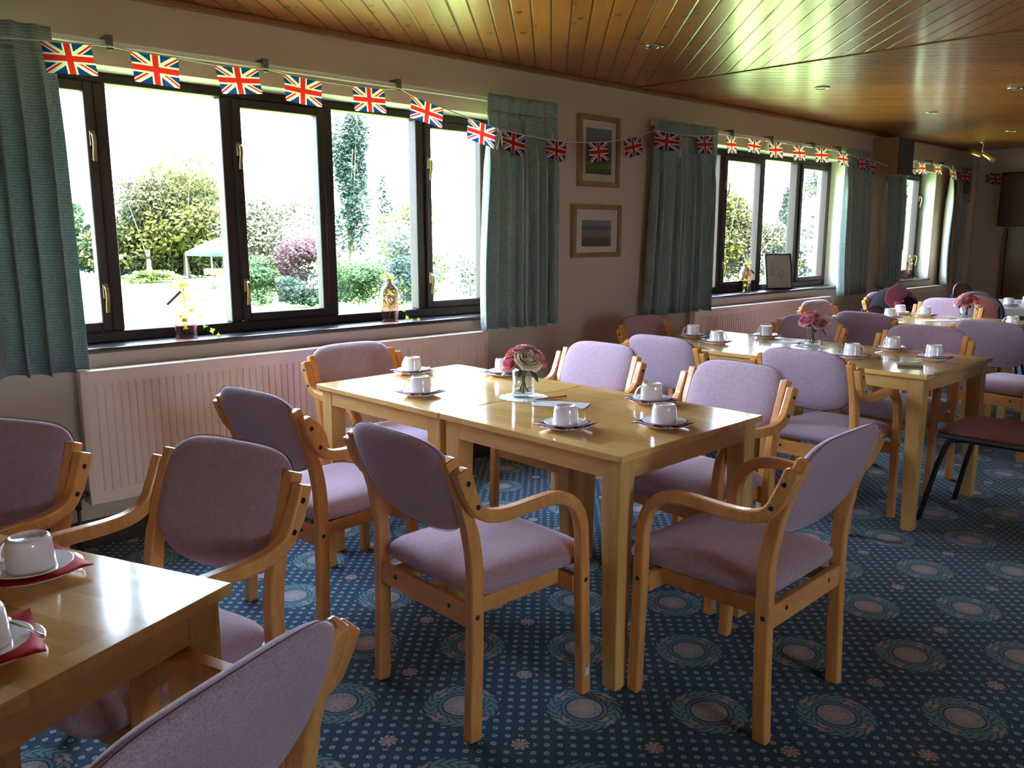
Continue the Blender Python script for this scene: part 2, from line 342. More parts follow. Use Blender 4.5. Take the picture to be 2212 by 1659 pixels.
# ------------------------------------------------------------------ mesh helpers
class MB:
    def __init__(s): s.v = []; s.f = []; s.mi = []; s.uv = {}; s.sm = []
    def add(s, vs, fs, mi=0, smooth=False):
        o = len(s.v); s.v += [tuple(p) for p in vs]
        for f in fs: s.f.append([i+o for i in f]); s.mi.append(mi); s.sm.append(smooth)
        return o
    def box(s, x0, x1, y0, y1, z0, z1, mi=0, M=None):
        vs = [Vector((x, y, z)) for z in (z0, z1) for y in (y0, y1) for x in (x0, x1)]
        if M is not None: vs = [M @ p for p in vs]
        s.add(vs, [(0, 2, 3, 1), (4, 5, 7, 6), (0, 1, 5, 4), (2, 6, 7, 3), (0, 4, 6, 2), (1, 3, 7, 5)], mi); return s
    def ribbon(s, path, th, x0, x1, mi=0, smooth=True, xf=None):
        """path of (y,z); band of thickness th (float or list) extruded from x0 to x1"""
        n = len(path); L = []; R = []
        for i in range(n):
            a = Vector(path[max(0, i-1)]); b = Vector(path[min(n-1, i+1)]); d = (b-a).normalized(); nrm = Vector((-d.y, d.x))
            tt = th[i] if isinstance(th, (list, tuple)) else th
            p = Vector(path[i]); L.append(p+nrm*tt/2); R.append(p-nrm*tt/2)
        vs = []
        for i in range(n):
            for (q, x) in ((L[i], x0), (L[i], x1), (R[i], x1), (R[i], x0)): vs.append((x, q.x, q.y))
        if xf: vs = [xf(p) for p in vs]
        fs = []
        for i in range(n-1):
            a = 4*i; b = a+4
            for k in range(4): fs.append((a+k, a+(k+1) % 4, b+(k+1) % 4, b+k))
        fs.append((0, 3, 2, 1)); e = 4*(n-1); fs.append((e, e+1, e+2, e+3))
        s.add(vs, fs, mi, False); return s
    def tube(s, pts, r, n=8, mi=0, cap=True):
        pts = [Vector(p) for p in pts]; m = len(pts); vs = []; prev = None
        for i in range(m):
            d = (pts[min(m-1, i+1)]-pts[max(0, i-1)]).normalized()
            if prev is None: a = d.orthogonal().normalized()
            else:
                a = prev-d*prev.dot(d)
                a = a.normalized() if a.length > 1e-6 else d.orthogonal().normalized()
            prev = a; b = d.cross(a); rr = r[i] if isinstance(r, (list, tuple)) else r
            for k in range(n): an = 2*PI*k/n; vs.append(pts[i]+(a*math.cos(an)+b*math.sin(an))*rr)
        fs = [(i*n+k, i*n+(k+1) % n, (i+1)*n+(k+1) % n, (i+1)*n+k) for i in range(m-1) for k in range(n)]
        if cap: fs.append(tuple(range(n-1, -1, -1))); fs.append(tuple((m-1)*n+k for k in range(n)))
        s.add(vs, fs, mi, True); return s
    def lathe(s, prof, n=24, c=(0, 0, 0), mi=0, M=None, sq=None):
        vs = []
        for (r, z) in prof:
            for k in range(n):
                an = 2*PI*k/n; p = Vector((c[0]+r*math.cos(an), c[1]+r*math.sin(an), c[2]+z)); vs.append(M @ p if M is not None else p)
        m = len(prof); fs = [(i*n+k, i*n+(k+1) % n, (i+1)*n+(k+1) % n, (i+1)*n+k) for i in range(m-1) for k in range(n)]
        if prof[0][0] > 1e-6: fs.append(tuple(range(n-1, -1, -1)))
        if prof[-1][0] > 1e-6: fs.append(tuple((m-1)*n+k for k in range(n)))
        s.add(vs, fs, mi, True); return s
    def build(s, name, mats, parent=None, bevel=0, smooth=None, subsurf=0, solid=0):
        me = bpy.data.meshes.new(name); me.from_pydata(s.v, [], s.f)
        for m in (mats if isinstance(mats, (list, tuple)) else [mats]): me.materials.append(m)
        for i, p in enumerate(me.polygons): p.material_index = s.mi[i]; p.use_smooth = s.sm[i] if smooth is None else smooth
        if s.uv:
            ul = me.uv_layers.new(name='UVMap')
            for l in me.loops: ul.data[l.index].uv = s.uv.get(l.vertex_index, (0, 0))
        me.validate(); me.update()
        bm = bmesh.new(); bm.from_mesh(me); bmesh.ops.recalc_face_normals(bm, faces=bm.faces); bm.to_mesh(me); bm.free()
        o = bpy.data.objects.new(name, me); COL.objects.link(o)
        if parent is not None: o.parent = parent
        if solid: md = o.modifiers.new('solid', 'SOLIDIFY'); md.thickness = solid; md.offset = 0
        if bevel: md = o.modifiers.new('bevel', 'BEVEL'); md.width = bevel; md.segments = 2; md.limit_method = 'ANGLE'; md.angle_limit = math.radians(50)
        if subsurf: md = o.modifiers.new('sub', 'SUBSURF'); md.levels = subsurf; md.render_levels = subsurf
        return o
def thing(name, label, cat, loc=(0, 0, 0), rz=0, group=None):
    o = bpy.data.objects.new(name, None); COL.objects.link(o); o.location = loc; o.rotation_euler = (0, 0, rz)
    o.empty_display_size = .1
    tag(o, label, cat, group); return o
def tag(o, label, cat, group=None, kind=None):
    o['label'] = label; o['category'] = cat
    if group: o['group'] = group
    if kind: o['kind'] = kind
    return o
def struct(o): o['kind'] = 'structure'; return o
def dup(o, parent=None):
    c = o.copy(); COL.objects.link(c)
    if parent is not None: c.parent = parent
    for ch in list(o.children): dup(ch, c)
    return c
def crom(pts, k=6):
    pts = [Vector(p) for p in pts]; out = []
    for i in range(len(pts)-1):
        p0 = pts[max(0, i-1)]; p1 = pts[i]; p2 = pts[i+1]; p3 = pts[min(len(pts)-1, i+2)]
        for j in range(k):
            t = j/k; out.append(.5*((2*p1)+(p2-p0)*t+(2*p0-5*p1+4*p2-p3)*t*t+(3*p1-p0-3*p2+p3)*t**3))
    out.append(pts[-1]); return out
def pillow(outline, th, rings=7, dome=0, flat=.35):
    """outline: list of 2D points about 0; returns verts (u,v,w) & faces: front and back shells"""
    n = len(outline); vs = []; fs = []
    for side in (1, -1):
        for k in range(rings+1):
            rho = math.sin(k/rings*PI/2)
            if rho == 0: continue
            w = th/2*max(0, 1-rho**6)**.5
            if side == 1 and k < rings: w += dome*(1-rho*rho)
            if k == rings and side == -1: continue
            for (a, b) in outline: vs.append((a*rho, b*rho, side*w))
    # front rings 1..rings, back rings 1..rings-1
    F = lambda k, i: (k-1)*n+i % n
    B = lambda k, i: rings*n+(k-1)*n+i % n if k < rings else (rings-1)*n+i % n
    for k in range(1, rings):
        for i in range(n):
            fs.append((F(k, i), F(k, i+1), F(k+1, i+1), F(k+1, i)))
            fs.append((B(k, i+1), B(k, i), B(k+1, i), B(k+1, i+1)))
    fs.append(tuple(F(1, i) for i in range(n))); fs.append(tuple(B(1, n-1-i) for i in range(n)))
    return vs, fs
def sup(n, a, b, e1, e2=None, cnt=48):
    out = []
    for i in range(cnt):
        t = 2*PI*i/cnt; c_, s_ = math.cos(t), math.sin(t); e = e1 if s_ >= 0 else (e2 or e1)
        out.append((a*math.copysign(abs(c_)**(2/e), c_), b*math.copysign(abs(s_)**(2/e), s_)))
    return out
# ------------------------------------------------------------------ the room
XL, XR, YB = -1.9, 11.2, -4.6      # left wall, right wall, wall behind the camera
ZC = 2.397
mb = MB(); mb.box(XL-.2, XR+.2, YB-.2, D+.3, -.1, 0); struct(mb.build('floor', m_carpet))
# ceiling: two fields of boards meeting along x = 4.70
JX = 4.72
def ceil_field(x0a, x0b, x1a, x1b, nm, mat):
    # quad prism between lines (x at y=YB, x at y=D)
    b = MB(); vs = []
    for z in (ZC, ZC+.06):
        vs += [(x0a, YB, z), (x1a, YB, z), (x1b, D, z), (x0b, D, z)]
    b.add(vs, [(3, 2, 1, 0), (4, 5, 6, 7), (0, 1, 5, 4), (1, 2, 6, 5), (2, 3, 7, 6), (3, 0, 4, 7)]); return struct(b.build(nm, mat))
ja, jb = JX+.55, JX
ceil_field(XL-.2, XL-.2, ja, jb, 'ceiling', m_ceilA)
ceil_field(ja, jb, XR+.2, XR+.2, 'ceiling', m_ceilB)
m_trimw = wood('pine_trim', (.22, .09, .03), (.36, .16, .055), .35, (3, 12, 12), 2, .2)
mb = MB(); mb.box(XL, XR, D-.028, D, ZC-.03, ZC); struct(mb.build('trim_1', m_trimw, bevel=.008))
mb = MB(); L = math.hypot(ja-jb, D-YB); an = math.atan2(D-YB, jb-ja)
mb.box(0, L, -.012, .012, -.006, .004, M=Matrix.Translation((ja, YB, ZC))@Matrix.Rotation(an, 4, 'Z')); struct(mb.build('trim_2', m_trimw))
mb = MB(); mb.box(XL-.3, XR+.3, YB-.3, D+.42, ZC+.08, ZC+.3); struct(mb.build('roof', m_white))
# window wall with three openings
WIN = [(.62, 3.51), (5.45, 7.95), (8.95, 10.12)]
ZS, ZH = .868, 2.091
WT = .30
mb = MB(); xs = [XL-.2]
for a, b in WIN: xs += [a, b]
xs.append(XR+.2)
for i in range(0, len(xs), 2): mb.box(xs[i], xs[i+1], D, D+WT, 0, ZC+.1)
for a, b in WIN:
    mb.box(a, b, D, D+WT, 0, ZS); mb.box(a, b, D, D+WT, ZH, ZC+.1)
struct(mb.build('wall_window', m_wall))
mb = MB()
for a, b in WIN:
    mb.box(a, b, D+.002, D+WT, ZH-.004, ZH-.0005)
    mb.box(a+.0005, a+.004, D+.002, D+WT, ZS, ZH-.004); mb.box(b-.004, b-.0005, D+.002, D+WT, ZS, ZH-.004)
struct(mb.build('trim_3', m_reveal))
mb = MB(); mb.box(XR, XR+.2, YB-.2, D, 0, ZC+.1); struct(mb.build('wall_right', m_wall))
mb = MB(); mb.box(XL-.2, XL, YB-.2, D, 0, ZC+.1); struct(mb.build('wall_left', m_wall))
mb = MB(); FILL_WIN = [(.5, 1.75)]; xs = [XL-.2]  # unseen window behind the camera, added as a light source and sized for fill
for a, b in FILL_WIN: xs += [a, b]
xs.append(XR+.2)
for i in range(0, len(xs), 2): mb.box(xs[i], xs[i+1], YB-.2, YB, 0, ZC+.1)
for a, b in FILL_WIN: mb.box(a, b, YB-.2, YB, 0, .9); mb.box(a, b, YB-.2, YB, 2.1, ZC+.1)
struct(mb.build('wall_back', m_wall))
mb = MB(); mb.box(XL, XR, D-.018, D, 0, .125); struct(mb.build('baseboard_window', m_skirt, bevel=.004))
mb = MB(); mb.box(XR-.018, XR, YB, 3.45, 0, .125); struct(mb.build('baseboard_right', m_skirt, bevel=.004))

def rbar(mb, x0, x1, y0, y1, z0, z1): mb.box(x0, x1, y0, y1, z0, z1)
def ring(mb, x0, x1, z0, z1, w, y0, y1, wb=None):
    wb = wb or w
    mb.box(x0, x0+w, y0, y1, z0, z1); mb.box(x1-w, x1, y0, y1, z0, z1)
    mb.box(x0+w, x1-w, y0, y1, z1-w, z1); mb.box(x0+w, x1-w, y0, y1, z0, z0+wb)
def window(n, x0, x1, muls, casements, label_kind=None):
    w = bpy.data.objects.new('window_%d' % n, None); COL.objects.link(w); struct(w)
    yf = D+.16; zb = .893; zt = ZH-.005
    fb = MB(); ring(fb, x0+.004, x1-.004, zb, zt, .045, yf, yf+.08, .05)
    for mx in muls: fb.box(mx-.028, mx+.028, yf, yf+.08, zb+.05, zt-.045)
    fb.build('window_frame', m_frame, w, bevel=.006)
    ed = [x0+.049]+sum([[mx-.028, mx+.028] for mx in muls], [])+[x1-.049]
    for i in range(0, len(ed), 2):
        a, b = ed[i], ed[i+1]; k = i//2
        if k in casements:
            sb = MB(); ring(sb, a+.002, b-.002, zb+.052, zt-.047, .042, yf-.014, yf+.045)
            so = sb.build('casement', m_frame, w, bevel=.006)
            pm = MB(); pm.box(a+.04, b-.04, yf+.018, yf+.022, zb+.09, zt-.088); pm.build('pane', m_pane, so)
            hx = a+.02 if casements[k] < 0 else b-.022
            for hz in (1.13, 1.80):
                hb = MB(); hb.box(hx-.010, hx+.010, yf-.020, yf-.013, hz-.035, hz+.03)
                path = crom([(yf-.022, hz+.02), (yf-.045, hz+.005), (yf-.047, hz-.03), (yf-.036, hz-.075), (yf-.034, hz-.10)], 5)
                hb.ribbon(path, .007, hx-.008, hx+.008); hb.build('handle', m_brass, so, bevel=.002)
        else:
            pm = MB(); pm.box(a-.003, b+.003, yf+.035, yf+.039, zb+.047, zt-.042); pm.build('pane', m_pane, w)
    sb = MB(); sb.box(x0+.005, x1-.005, D-.032, yf+.02, ZS+.0005, zb)
    sb.build('window_sill', m_sill, w, bevel=.007)
    return w
window(1, .62, 3.51, [1.225, 1.80, 2.36, 2.965], {0: 1, 2: -1, 4: -1})
window(2, 5.45, 7.95, [6.065, 6.71, 7.325], {1: -1, 3: -1})
window(3, 8.95, 10.12, [9.56], {1: 1})
for k, (a, b) in enumerate(FILL_WIN):  # frame and pane of the added fill-light window, out of view
    w = bpy.data.objects.new('window_%d' % (k+4), None); COL.objects.link(w); struct(w)
    fb = MB(); ring(fb, a, b, .9, 2.1, .06, YB-.14, YB-.07)
    for q in range(1, 4): mx = a+(b-a)*q/4; fb.box(mx-.03, mx+.03, YB-.14, YB-.07, .96, 2.04)
    fb.build('window_frame', m_white, w); pm = MB(); pm.box(a+.05, b-.05, YB-.11, YB-.105, .95, 2.05); pm.build('pane', m_pane, w)

# dark cupboard and door panel on the right wall
t_ = thing('wall_cupboard', 'dark brown cupboard high on the far end wall, at the right edge of the photo', 'cupboard', (XR-.001, 2.7, 1.49))
mb = MB(); mb.box(-.16, 0, -.8, .8, 0, .62); mb.build('carcass', m_dbrown, t_, bevel=.004)
for s_ in (-.395, .395):
    mb = MB(); mb.box(-.178, -.161, s_-.39, s_+.39, .012, .608); mb.build('door', m_dbrown, t_, bevel=.003)
dr = bpy.data.objects.new('door_1', None); COL.objects.link(dr); dr.location = (XR-.001, 2.95, 0); struct(dr)
mb = MB(); mb.box(-.045, 0, -.46, .46, 0, 1.47); mb.build('door_leaf', m_obrown, dr, bevel=.003)
mb = MB(); ring(mb, -.5, .5, 0, 1.487, .035, -.06, 0)
for i, v in enumerate(mb.v): mb.v[i] = (v[1], v[0], v[2])
mb.build('door_frame', m_obrown, dr)
# pale vertical conduit in the far corner
mb = MB(); mb.box(-.06, 0, -.07, 0, 0, ZC-.032)
o = mb.build('corner_boxing', m_wall, bevel=.004); o.location = (XR-.0005, D-.0005, 0); struct(o); o.name = 'trim_4'

# ------------------------------------------------------------------ radiators
def radiator(x0, x1, label, z0=.222, z1=.80):
    t = thing('radiator', label, 'radiator', ((x0+x1)/2, D-.078, z0), 0, None); L = (x1-x0)/2; H = z1-z0
    mb = MB(); yf = -.035
    prof = [(-L, yf+.006), (-L+.02, yf)]
    x = -L+.045; 
    while x < L-.05:
        prof += [(x, yf), (x+.005, yf+.006), (x+.012, yf+.006), (x+.017, yf)]; x += .033
    prof += [(L-.02, yf), (L, yf+.006)]
    zs = [.055, H-.052]; vs = []; fs = []
    for z in zs: vs += [(a, b, z) for a, b in prof]
    m = len(prof); fs = [(i, i+1, m+i+1, m+i) for i in range(m-1)]; mb.add(vs, fs)
    mb.box(-L, L, yf, yf+.05, 0, .055); mb.box(-L, L, yf, yf+.05, H-.052, H-.0)
    mb.box(-L, L, yf+.012, yf+.05, .055, H-.052)
    mb.build('panel', m_rad, t, bevel=0)
    g = MB(); g.box(-L-.002, L+.002, yf-.003, yf+.074, H, H+.008)
    g.build('top_cover', m_rad, t, bevel=.002)
    for s_ in (-1, 1):
        g = MB(); g.tube([(s_*(L+.001), .0, .045), (s_*(L+.045), .0, .045)], .011); g.tube([(s_*(L+.045), 0, .065), (s_*(L+.045), 0, -.02)], .014)
        g.tube([(s_*(L+.045), 0, -.02), (s_*(L+.045), 0, -z0+.002)], .008)
        v = g.build('valve', m_pipe, t)
        g = MB(); g.tube([(s_*(L+.045), 0, .045), (s_*(L+.045), -.05, .045)], [.014, .010]); g.build('valve_knob', m_pipe, v)
        g = MB(); g.box(s_*L*.7-.02, s_*L*.7+.02, yf+.05, .077, H-.10, H-.05); g.build('wall_bracket', m_brk, t)
    return t
radiator(.97, 3.25, 'long cream panel radiator below the nearest window')
radiator(5.37, 7.56, 'cream panel radiator below the middle window')
radiator(8.97, 10.45, 'cream panel radiator below the farthest window')

# ------------------------------------------------------------------ curtain rails and curtains
def rail(x0, x1, brs, label):
    t = thing('curtain_rail', label, 'curtain rail', ((x0+x1)/2, D, 2.165)); c_ = (x0+x1)/2
    mb = MB(); mb.box(x0-c_, x1-c_, -.060, -.042, -.012, .012); mb.box(x0-c_, x1-c_, -.067, -.060, .004, .012); mb.box(x0-c_, x1-c_, -.067, -.060, -.012, -.004)
    mb.build('track', m_rail, t, bevel=.002)
    for b in brs:
        g = MB(); g.box(b-c_-.014, b-c_+.014, -.082, 0, .004, .032); g.box(b-c_-.014, b-c_+.014, -.084, -.072, -.030, .032); g.build('bracket', m_brk, t, bevel=.004)
    for e in (x0, x1):
        g = MB(); g.box(e-c_-.012, e-c_+.012, -.075, -.038, -.017, .017); g.build('end_stop', m_rail, t, bevel=.003)
rail(.15, 3.86, [1.21, 1.903, 2.661], 'white curtain rail over the nearest window')
rail(4.86, 8.26, [5.83, 6.42, 7.13, 7.62], 'white curtain rail over the middle window')
rail(8.52, 10.60, [9.20, 9.75, 10.08], 'white curtain rail over the farthest window')

def curtain(x0t, x1t, x0b, x1b, z0, z1, nf, label, seed=0, bulge=0, lining=True, flip=1):
    rnd = random.Random(seed); yb = D-.100
    t = thing('curtain', label, 'curtain', ((x0b+x1b)/2, yb, z0), 0)
    ox, oz = t.location.x, t.location.z
    nx = nf*10; H = z1-z0
    ph = [rnd.uniform(-.7, .7) for _ in range(nf+2)]; am = [rnd.uniform(.7, 1.3) for _ in range(nf+2)]
    def pt(u, h, back=0):          # u 0..1 across, h 0 top .. 1 bottom
        u0_ = u; u = min(1, max(0, u+.22/nf*(math.sin(2*PI*u*2.3+seed)+.8*math.sin(2*PI*u*4.1+seed*2))*min(1, u*8, (1-u)*8)*min(1, h*6)))
        q = u0_*nf; k = int(min(nf-1, q)); fr = q-k
        a = (am[k]*(1-fr)+am[k+1]*fr); p = ph[k]*(1-fr)+ph[k+1]*fr
        d = h*H
        if d < .085: amp = .013; sh = 1
        else: amp = .011+.036*min(1, (d-.085)/.35)
        x = (x0t+(x1t-x0t)*u)*(1-h)+(x0b+(x1b-x0b)*u)*h
        wave = math.sin(2*PI*q+p*min(1, d/.3)*1.2)
        if d < .085: wave = math.copysign(abs(wave)**.45, wave)
        if abs(d-.10) < .03: amp *= .55
        y = -amp*a*wave*(.75 if d < .085 else 1)+ .012*math.sin(3*u+seed)*h
        x += .35*amp*math.cos(2*PI*q+p)*a*(1 if d > .1 else .4)/max(1, 1)
        if bulge:
            w = max(0, 1-(u if bulge > 0 else 1-u)*3.2)
            hh = math.sin(PI*min(1, h*1.05))**1.5 if h < .95 else .02
            y -= abs(bulge)*.35*w*w*(.3+h*.4); x -= bulge*w*w*(.55*math.sin(min(PI, h*PI*.62))**2)
        return (x-ox, y+back, z1-d-oz-.004*math.sin(q*2.1+seed)*h)
    hs = [0, .02, .045, .06, .068, .08, .10, .13, .17, .22, .3, .4, .5, .6, .7, .8, .9, .96, 1]
    def sheet(ha, u0=0, u1=1, back=0):
        mb = MB(); N = int(nx*(u1-u0)); vs = []
        for h in ha:
            for i in range(N+1): vs.append(pt(u0+(u1-u0)*i/N, h, back))
        fs = [(r*(N+1)+i, r*(N+1)+i+1, (r+1)*(N+1)+i+1, (r+1)*(N+1)+i) for r in range(len(ha)-1) for i in range(N)]
        mb.add(vs, fs, 0, True); return mb
    sheet([h for h in hs if h >= .068]).build('drape', m_curt, t, solid=.003)
    sheet([h for h in hs if h <= .068]).build('gathered_heading', m_curt, t, solid=.004)
    if lining: sheet([.05, .1, .2, .3, .4, .5, .6, .7, .8, .9, .975], .01, .99, .006).build('lining', m_lining, t, solid=.001)
    return t
curtain(.10, .985, .10, 1.0, .81, 2.19, 11, 'grey-green curtain at the left end of the nearest window', 1, 0)
curtain(3.25, 3.84, 3.235, 3.83, .815, 2.19, 8, 'grey-green curtain at the right end of the nearest window, beside the framed pictures', 2, .10)
curtain(4.83, 5.60, 4.75, 5.60, .80, 2.19, 9, 'grey-green curtain at the left end of the middle window', 3)
curtain(7.65, 8.24, 7.73, 8.27, .805, 2.185, 7, 'grey-green curtain at the right end of the middle window', 4, .17)
curtain(8.55, 9.10, 8.62, 9.12, .83, 2.18, 6, 'grey-green curtain at the left end of the farthest window', 5)
c6 = curtain(10.22, 10.60, 10.26, 10.64, .82, 2.17, 5, 'grey-green curtain at the right end of the farthest window, its pale lining turned out', 6, .30)
# the turned-out pale lining and its orange strip
mb = MB(); vs = []; K = 14
for i in range(K+1):
    h = i/K; z = 1.32*(1-h); xx = -.10-.17*math.sin(h*2.0); yy = -.06-.06*h
    vs += [(xx, yy, z), (xx+.10+.05*h, yy+.03, z)]
mb.add(vs, [(2*i, 2*i+1, 2*i+3, 2*i+2) for i in range(K)], 0, True); mb.build('turned_lining', m_lining, c6, solid=.002)
mb = MB(); mb.add([(x+.0+(.035 if k % 2 else -.0), y-.012, z) for k, (x, y, z) in enumerate([(vs[j//2*2][0]+.03, vs[j//2*2][1], vs[j//2*2][2]) for j in range(2*K+2)])], [(2*i, 2*i+1, 2*i+3, 2*i+2) for i in range(K)], 0, True)
mb.build('orange_strip', m_orange, c6, solid=.002)

# ------------------------------------------------------------------ pictures, speaker, panel
def picture(cx, cz, w, h, fr, label, kind):
    t = thing('framed_picture', label, 'picture', (cx, D-.002, cz-h/2)); a = w/2; zb = 0
    mb = MB(); y0, y1 = -.03, 0
    mb.box(-a, -a+fr, y0, y1, 0, h); mb.box(a-fr, a, y0, y1, 0, h); mb.box(-a+fr, a-fr, y0, y1, h-fr, h); mb.box(-a+fr, a-fr, y0, y1, 0, fr)
    mb.build('frame', m_oak, t, bevel=.003)
    mb = MB(); mb.box(-a+fr-.002, a-fr+.002, -.014, -.006, fr-.002, h-fr+.002); mb.build('mount', m_mat, t)
    tt = NT('painting_'+kind); x, y, z = tt.sep(tt.coord('Generated'))
    nz = tt.noise(tt.coord(), 35, 4); nb = tt.noise(tt.coord(), 14, 3)
    zz = tt.math('ADD', z, tt.math('MULTIPLY', tt.math('SUBTRACT', nb, .5), .25))
    if kind == 'a': c = tt.ramp(zz, [(0, (.05, .10, .04)), (.22, (.14, .24, .07)), (.30, (.06, .07, .03)), (.45, (.09, .07, .035)), (.68, (.16, .16, .09)), (.74, (.22, .26, .32)), (1, (.18, .23, .32))])
    else: c = tt.ramp(zz, [(0, (.05, .05, .03)), (.25, (.10, .07, .05)), (.4, (.26, .2, .17)), (.6, (.30, .22, .2)), (.72, (.06, .07, .06)), (.8, (.2, .22, .26)), (1, (.32, .33, .36))])
    c = tt.mix(tt.math('MULTIPLY', nz, .5), c, (.06, .05, .04)); tt.base(c); tt.rough(.7, .3)
    mx = .38 if kind == 'a' else .30
    iw = w*.31 if kind == 'a' else w*.30; ih = h*.32 if kind == 'a' else h*.25
    zc_ = h*.5+(0.0 if kind == 'a' else -.015)
    mb = MB(); mb.box(-iw, iw, -.0155, -.0145, zc_-ih, zc_+ih); mb.build('painting', tt.m, t)
    mb = MB(); mb.box(-a+fr, a-fr, -.0205, -.0185, fr, h-fr); mb.build('glass', m_picglass, t)
    return t
picture(4.33, 1.937, .415, .465, .033, 'upper of the two framed wall pictures, a tall landscape', 'a')
picture(4.32, 1.408, .495, .355, .033, 'lower of the two framed wall pictures, a wide view with a pale house', 'b')

t_ = thing('wall_speaker', 'brown wooden loudspeaker box high on the wall between two windows', 'speaker', (8.66, D, 1.97))
mb = MB(); mb.box(-.21, .14, -.26, 0, .0, .365); mb.build('cabinet', m_spkwood, t_, bevel=.004)
mb = MB(); mb.box(-.20, .13, -.272, -.261, .01, .355); mb.build('grille', m_grille, t_, bevel=.003)
t_ = thing('wall_panel', 'pale wall panel with a darker rectangle, right of the farthest window', 'panel', (10.93, D-.001, 1.78))
mb = MB(); mb.box(-.20, .20, -.03, 0, 0, .42); mb.build('back_plate', m_vent, t_, bevel=.003)
mb = MB(); mb.box(-.08, .13, -.036, -.031, .10, .40); mb.build('dark_rectangle', m_ventd, t_)

# downlights
def downlight(x, y, label, kind):
    t = thing('downlight', label, 'ceiling light', (x, y, ZC), 0, None)
    mb = MB(); mb.lathe([(.052, 0), (.055, -.004), (.05, -.008), (.038, -.008), (.036, -.002), (.052, 0)], 24); mb.build('rim', m_chrome, t)
    mb = MB()
    if kind: mb.lathe([(.0, -.016), (.02, -.015), (.034, -.006), (.036, -.002)], 20); mb.build('bulb', m_chrome, t)
    else: mb.lathe([(.0, -.005), (.036, -.005), (.036, -.002)], 20); mb.build('bulb', m_lampglass, t)
downlight(3.79, 3.00, 'chrome recessed ceiling light in the diagonal boards, nearest of the downlights', 1)
downlight(5.68, 3.00, 'recessed ceiling light just beyond the joint where the ceiling boards change direction', 0)
downlight(7.485, 2.96, 'recessed ceiling light above the middle window, third from the camera', 0)
downlight(6.70, 2.09, 'recessed ceiling light at the right edge of the photo', 1)
downlight(9.36, 2.92, 'farthest small recessed ceiling light', 0)
# brass spotlight near the far corner
t_ = thing('spotlight', 'brass twin spotlight hanging from the ceiling near the far corner', 'ceiling light', (10.2, 3.45, ZC))
mb = MB(); mb.lathe([(.0, 0), (.04, 0), (.04, -.012), (.02, -.02), (0, -.02)], 18); mb.tube([(0, 0, -.015), (0, 0, -.13)], .007); mb.build('stem', m_brass2, t_)
for s_ in (-1, 1):
    ax = Vector((.15, -.75*s_, -.55 if s_ > 0 else .35)).normalized(); Mx = Matrix.Translation((0, -.03*s_, -.14))@ax.to_track_quat('-Z', 'Y').to_matrix().to_4x4()
    mb = MB(); mb.lathe([(0, .04), (.018, .038), (.024, .01), (.026, -.04), (.045, -.13), (.041, -.13), (.022, -.05), (0, -.04)], 20, M=Mx); mb.build('shade', m_brass2, t_)

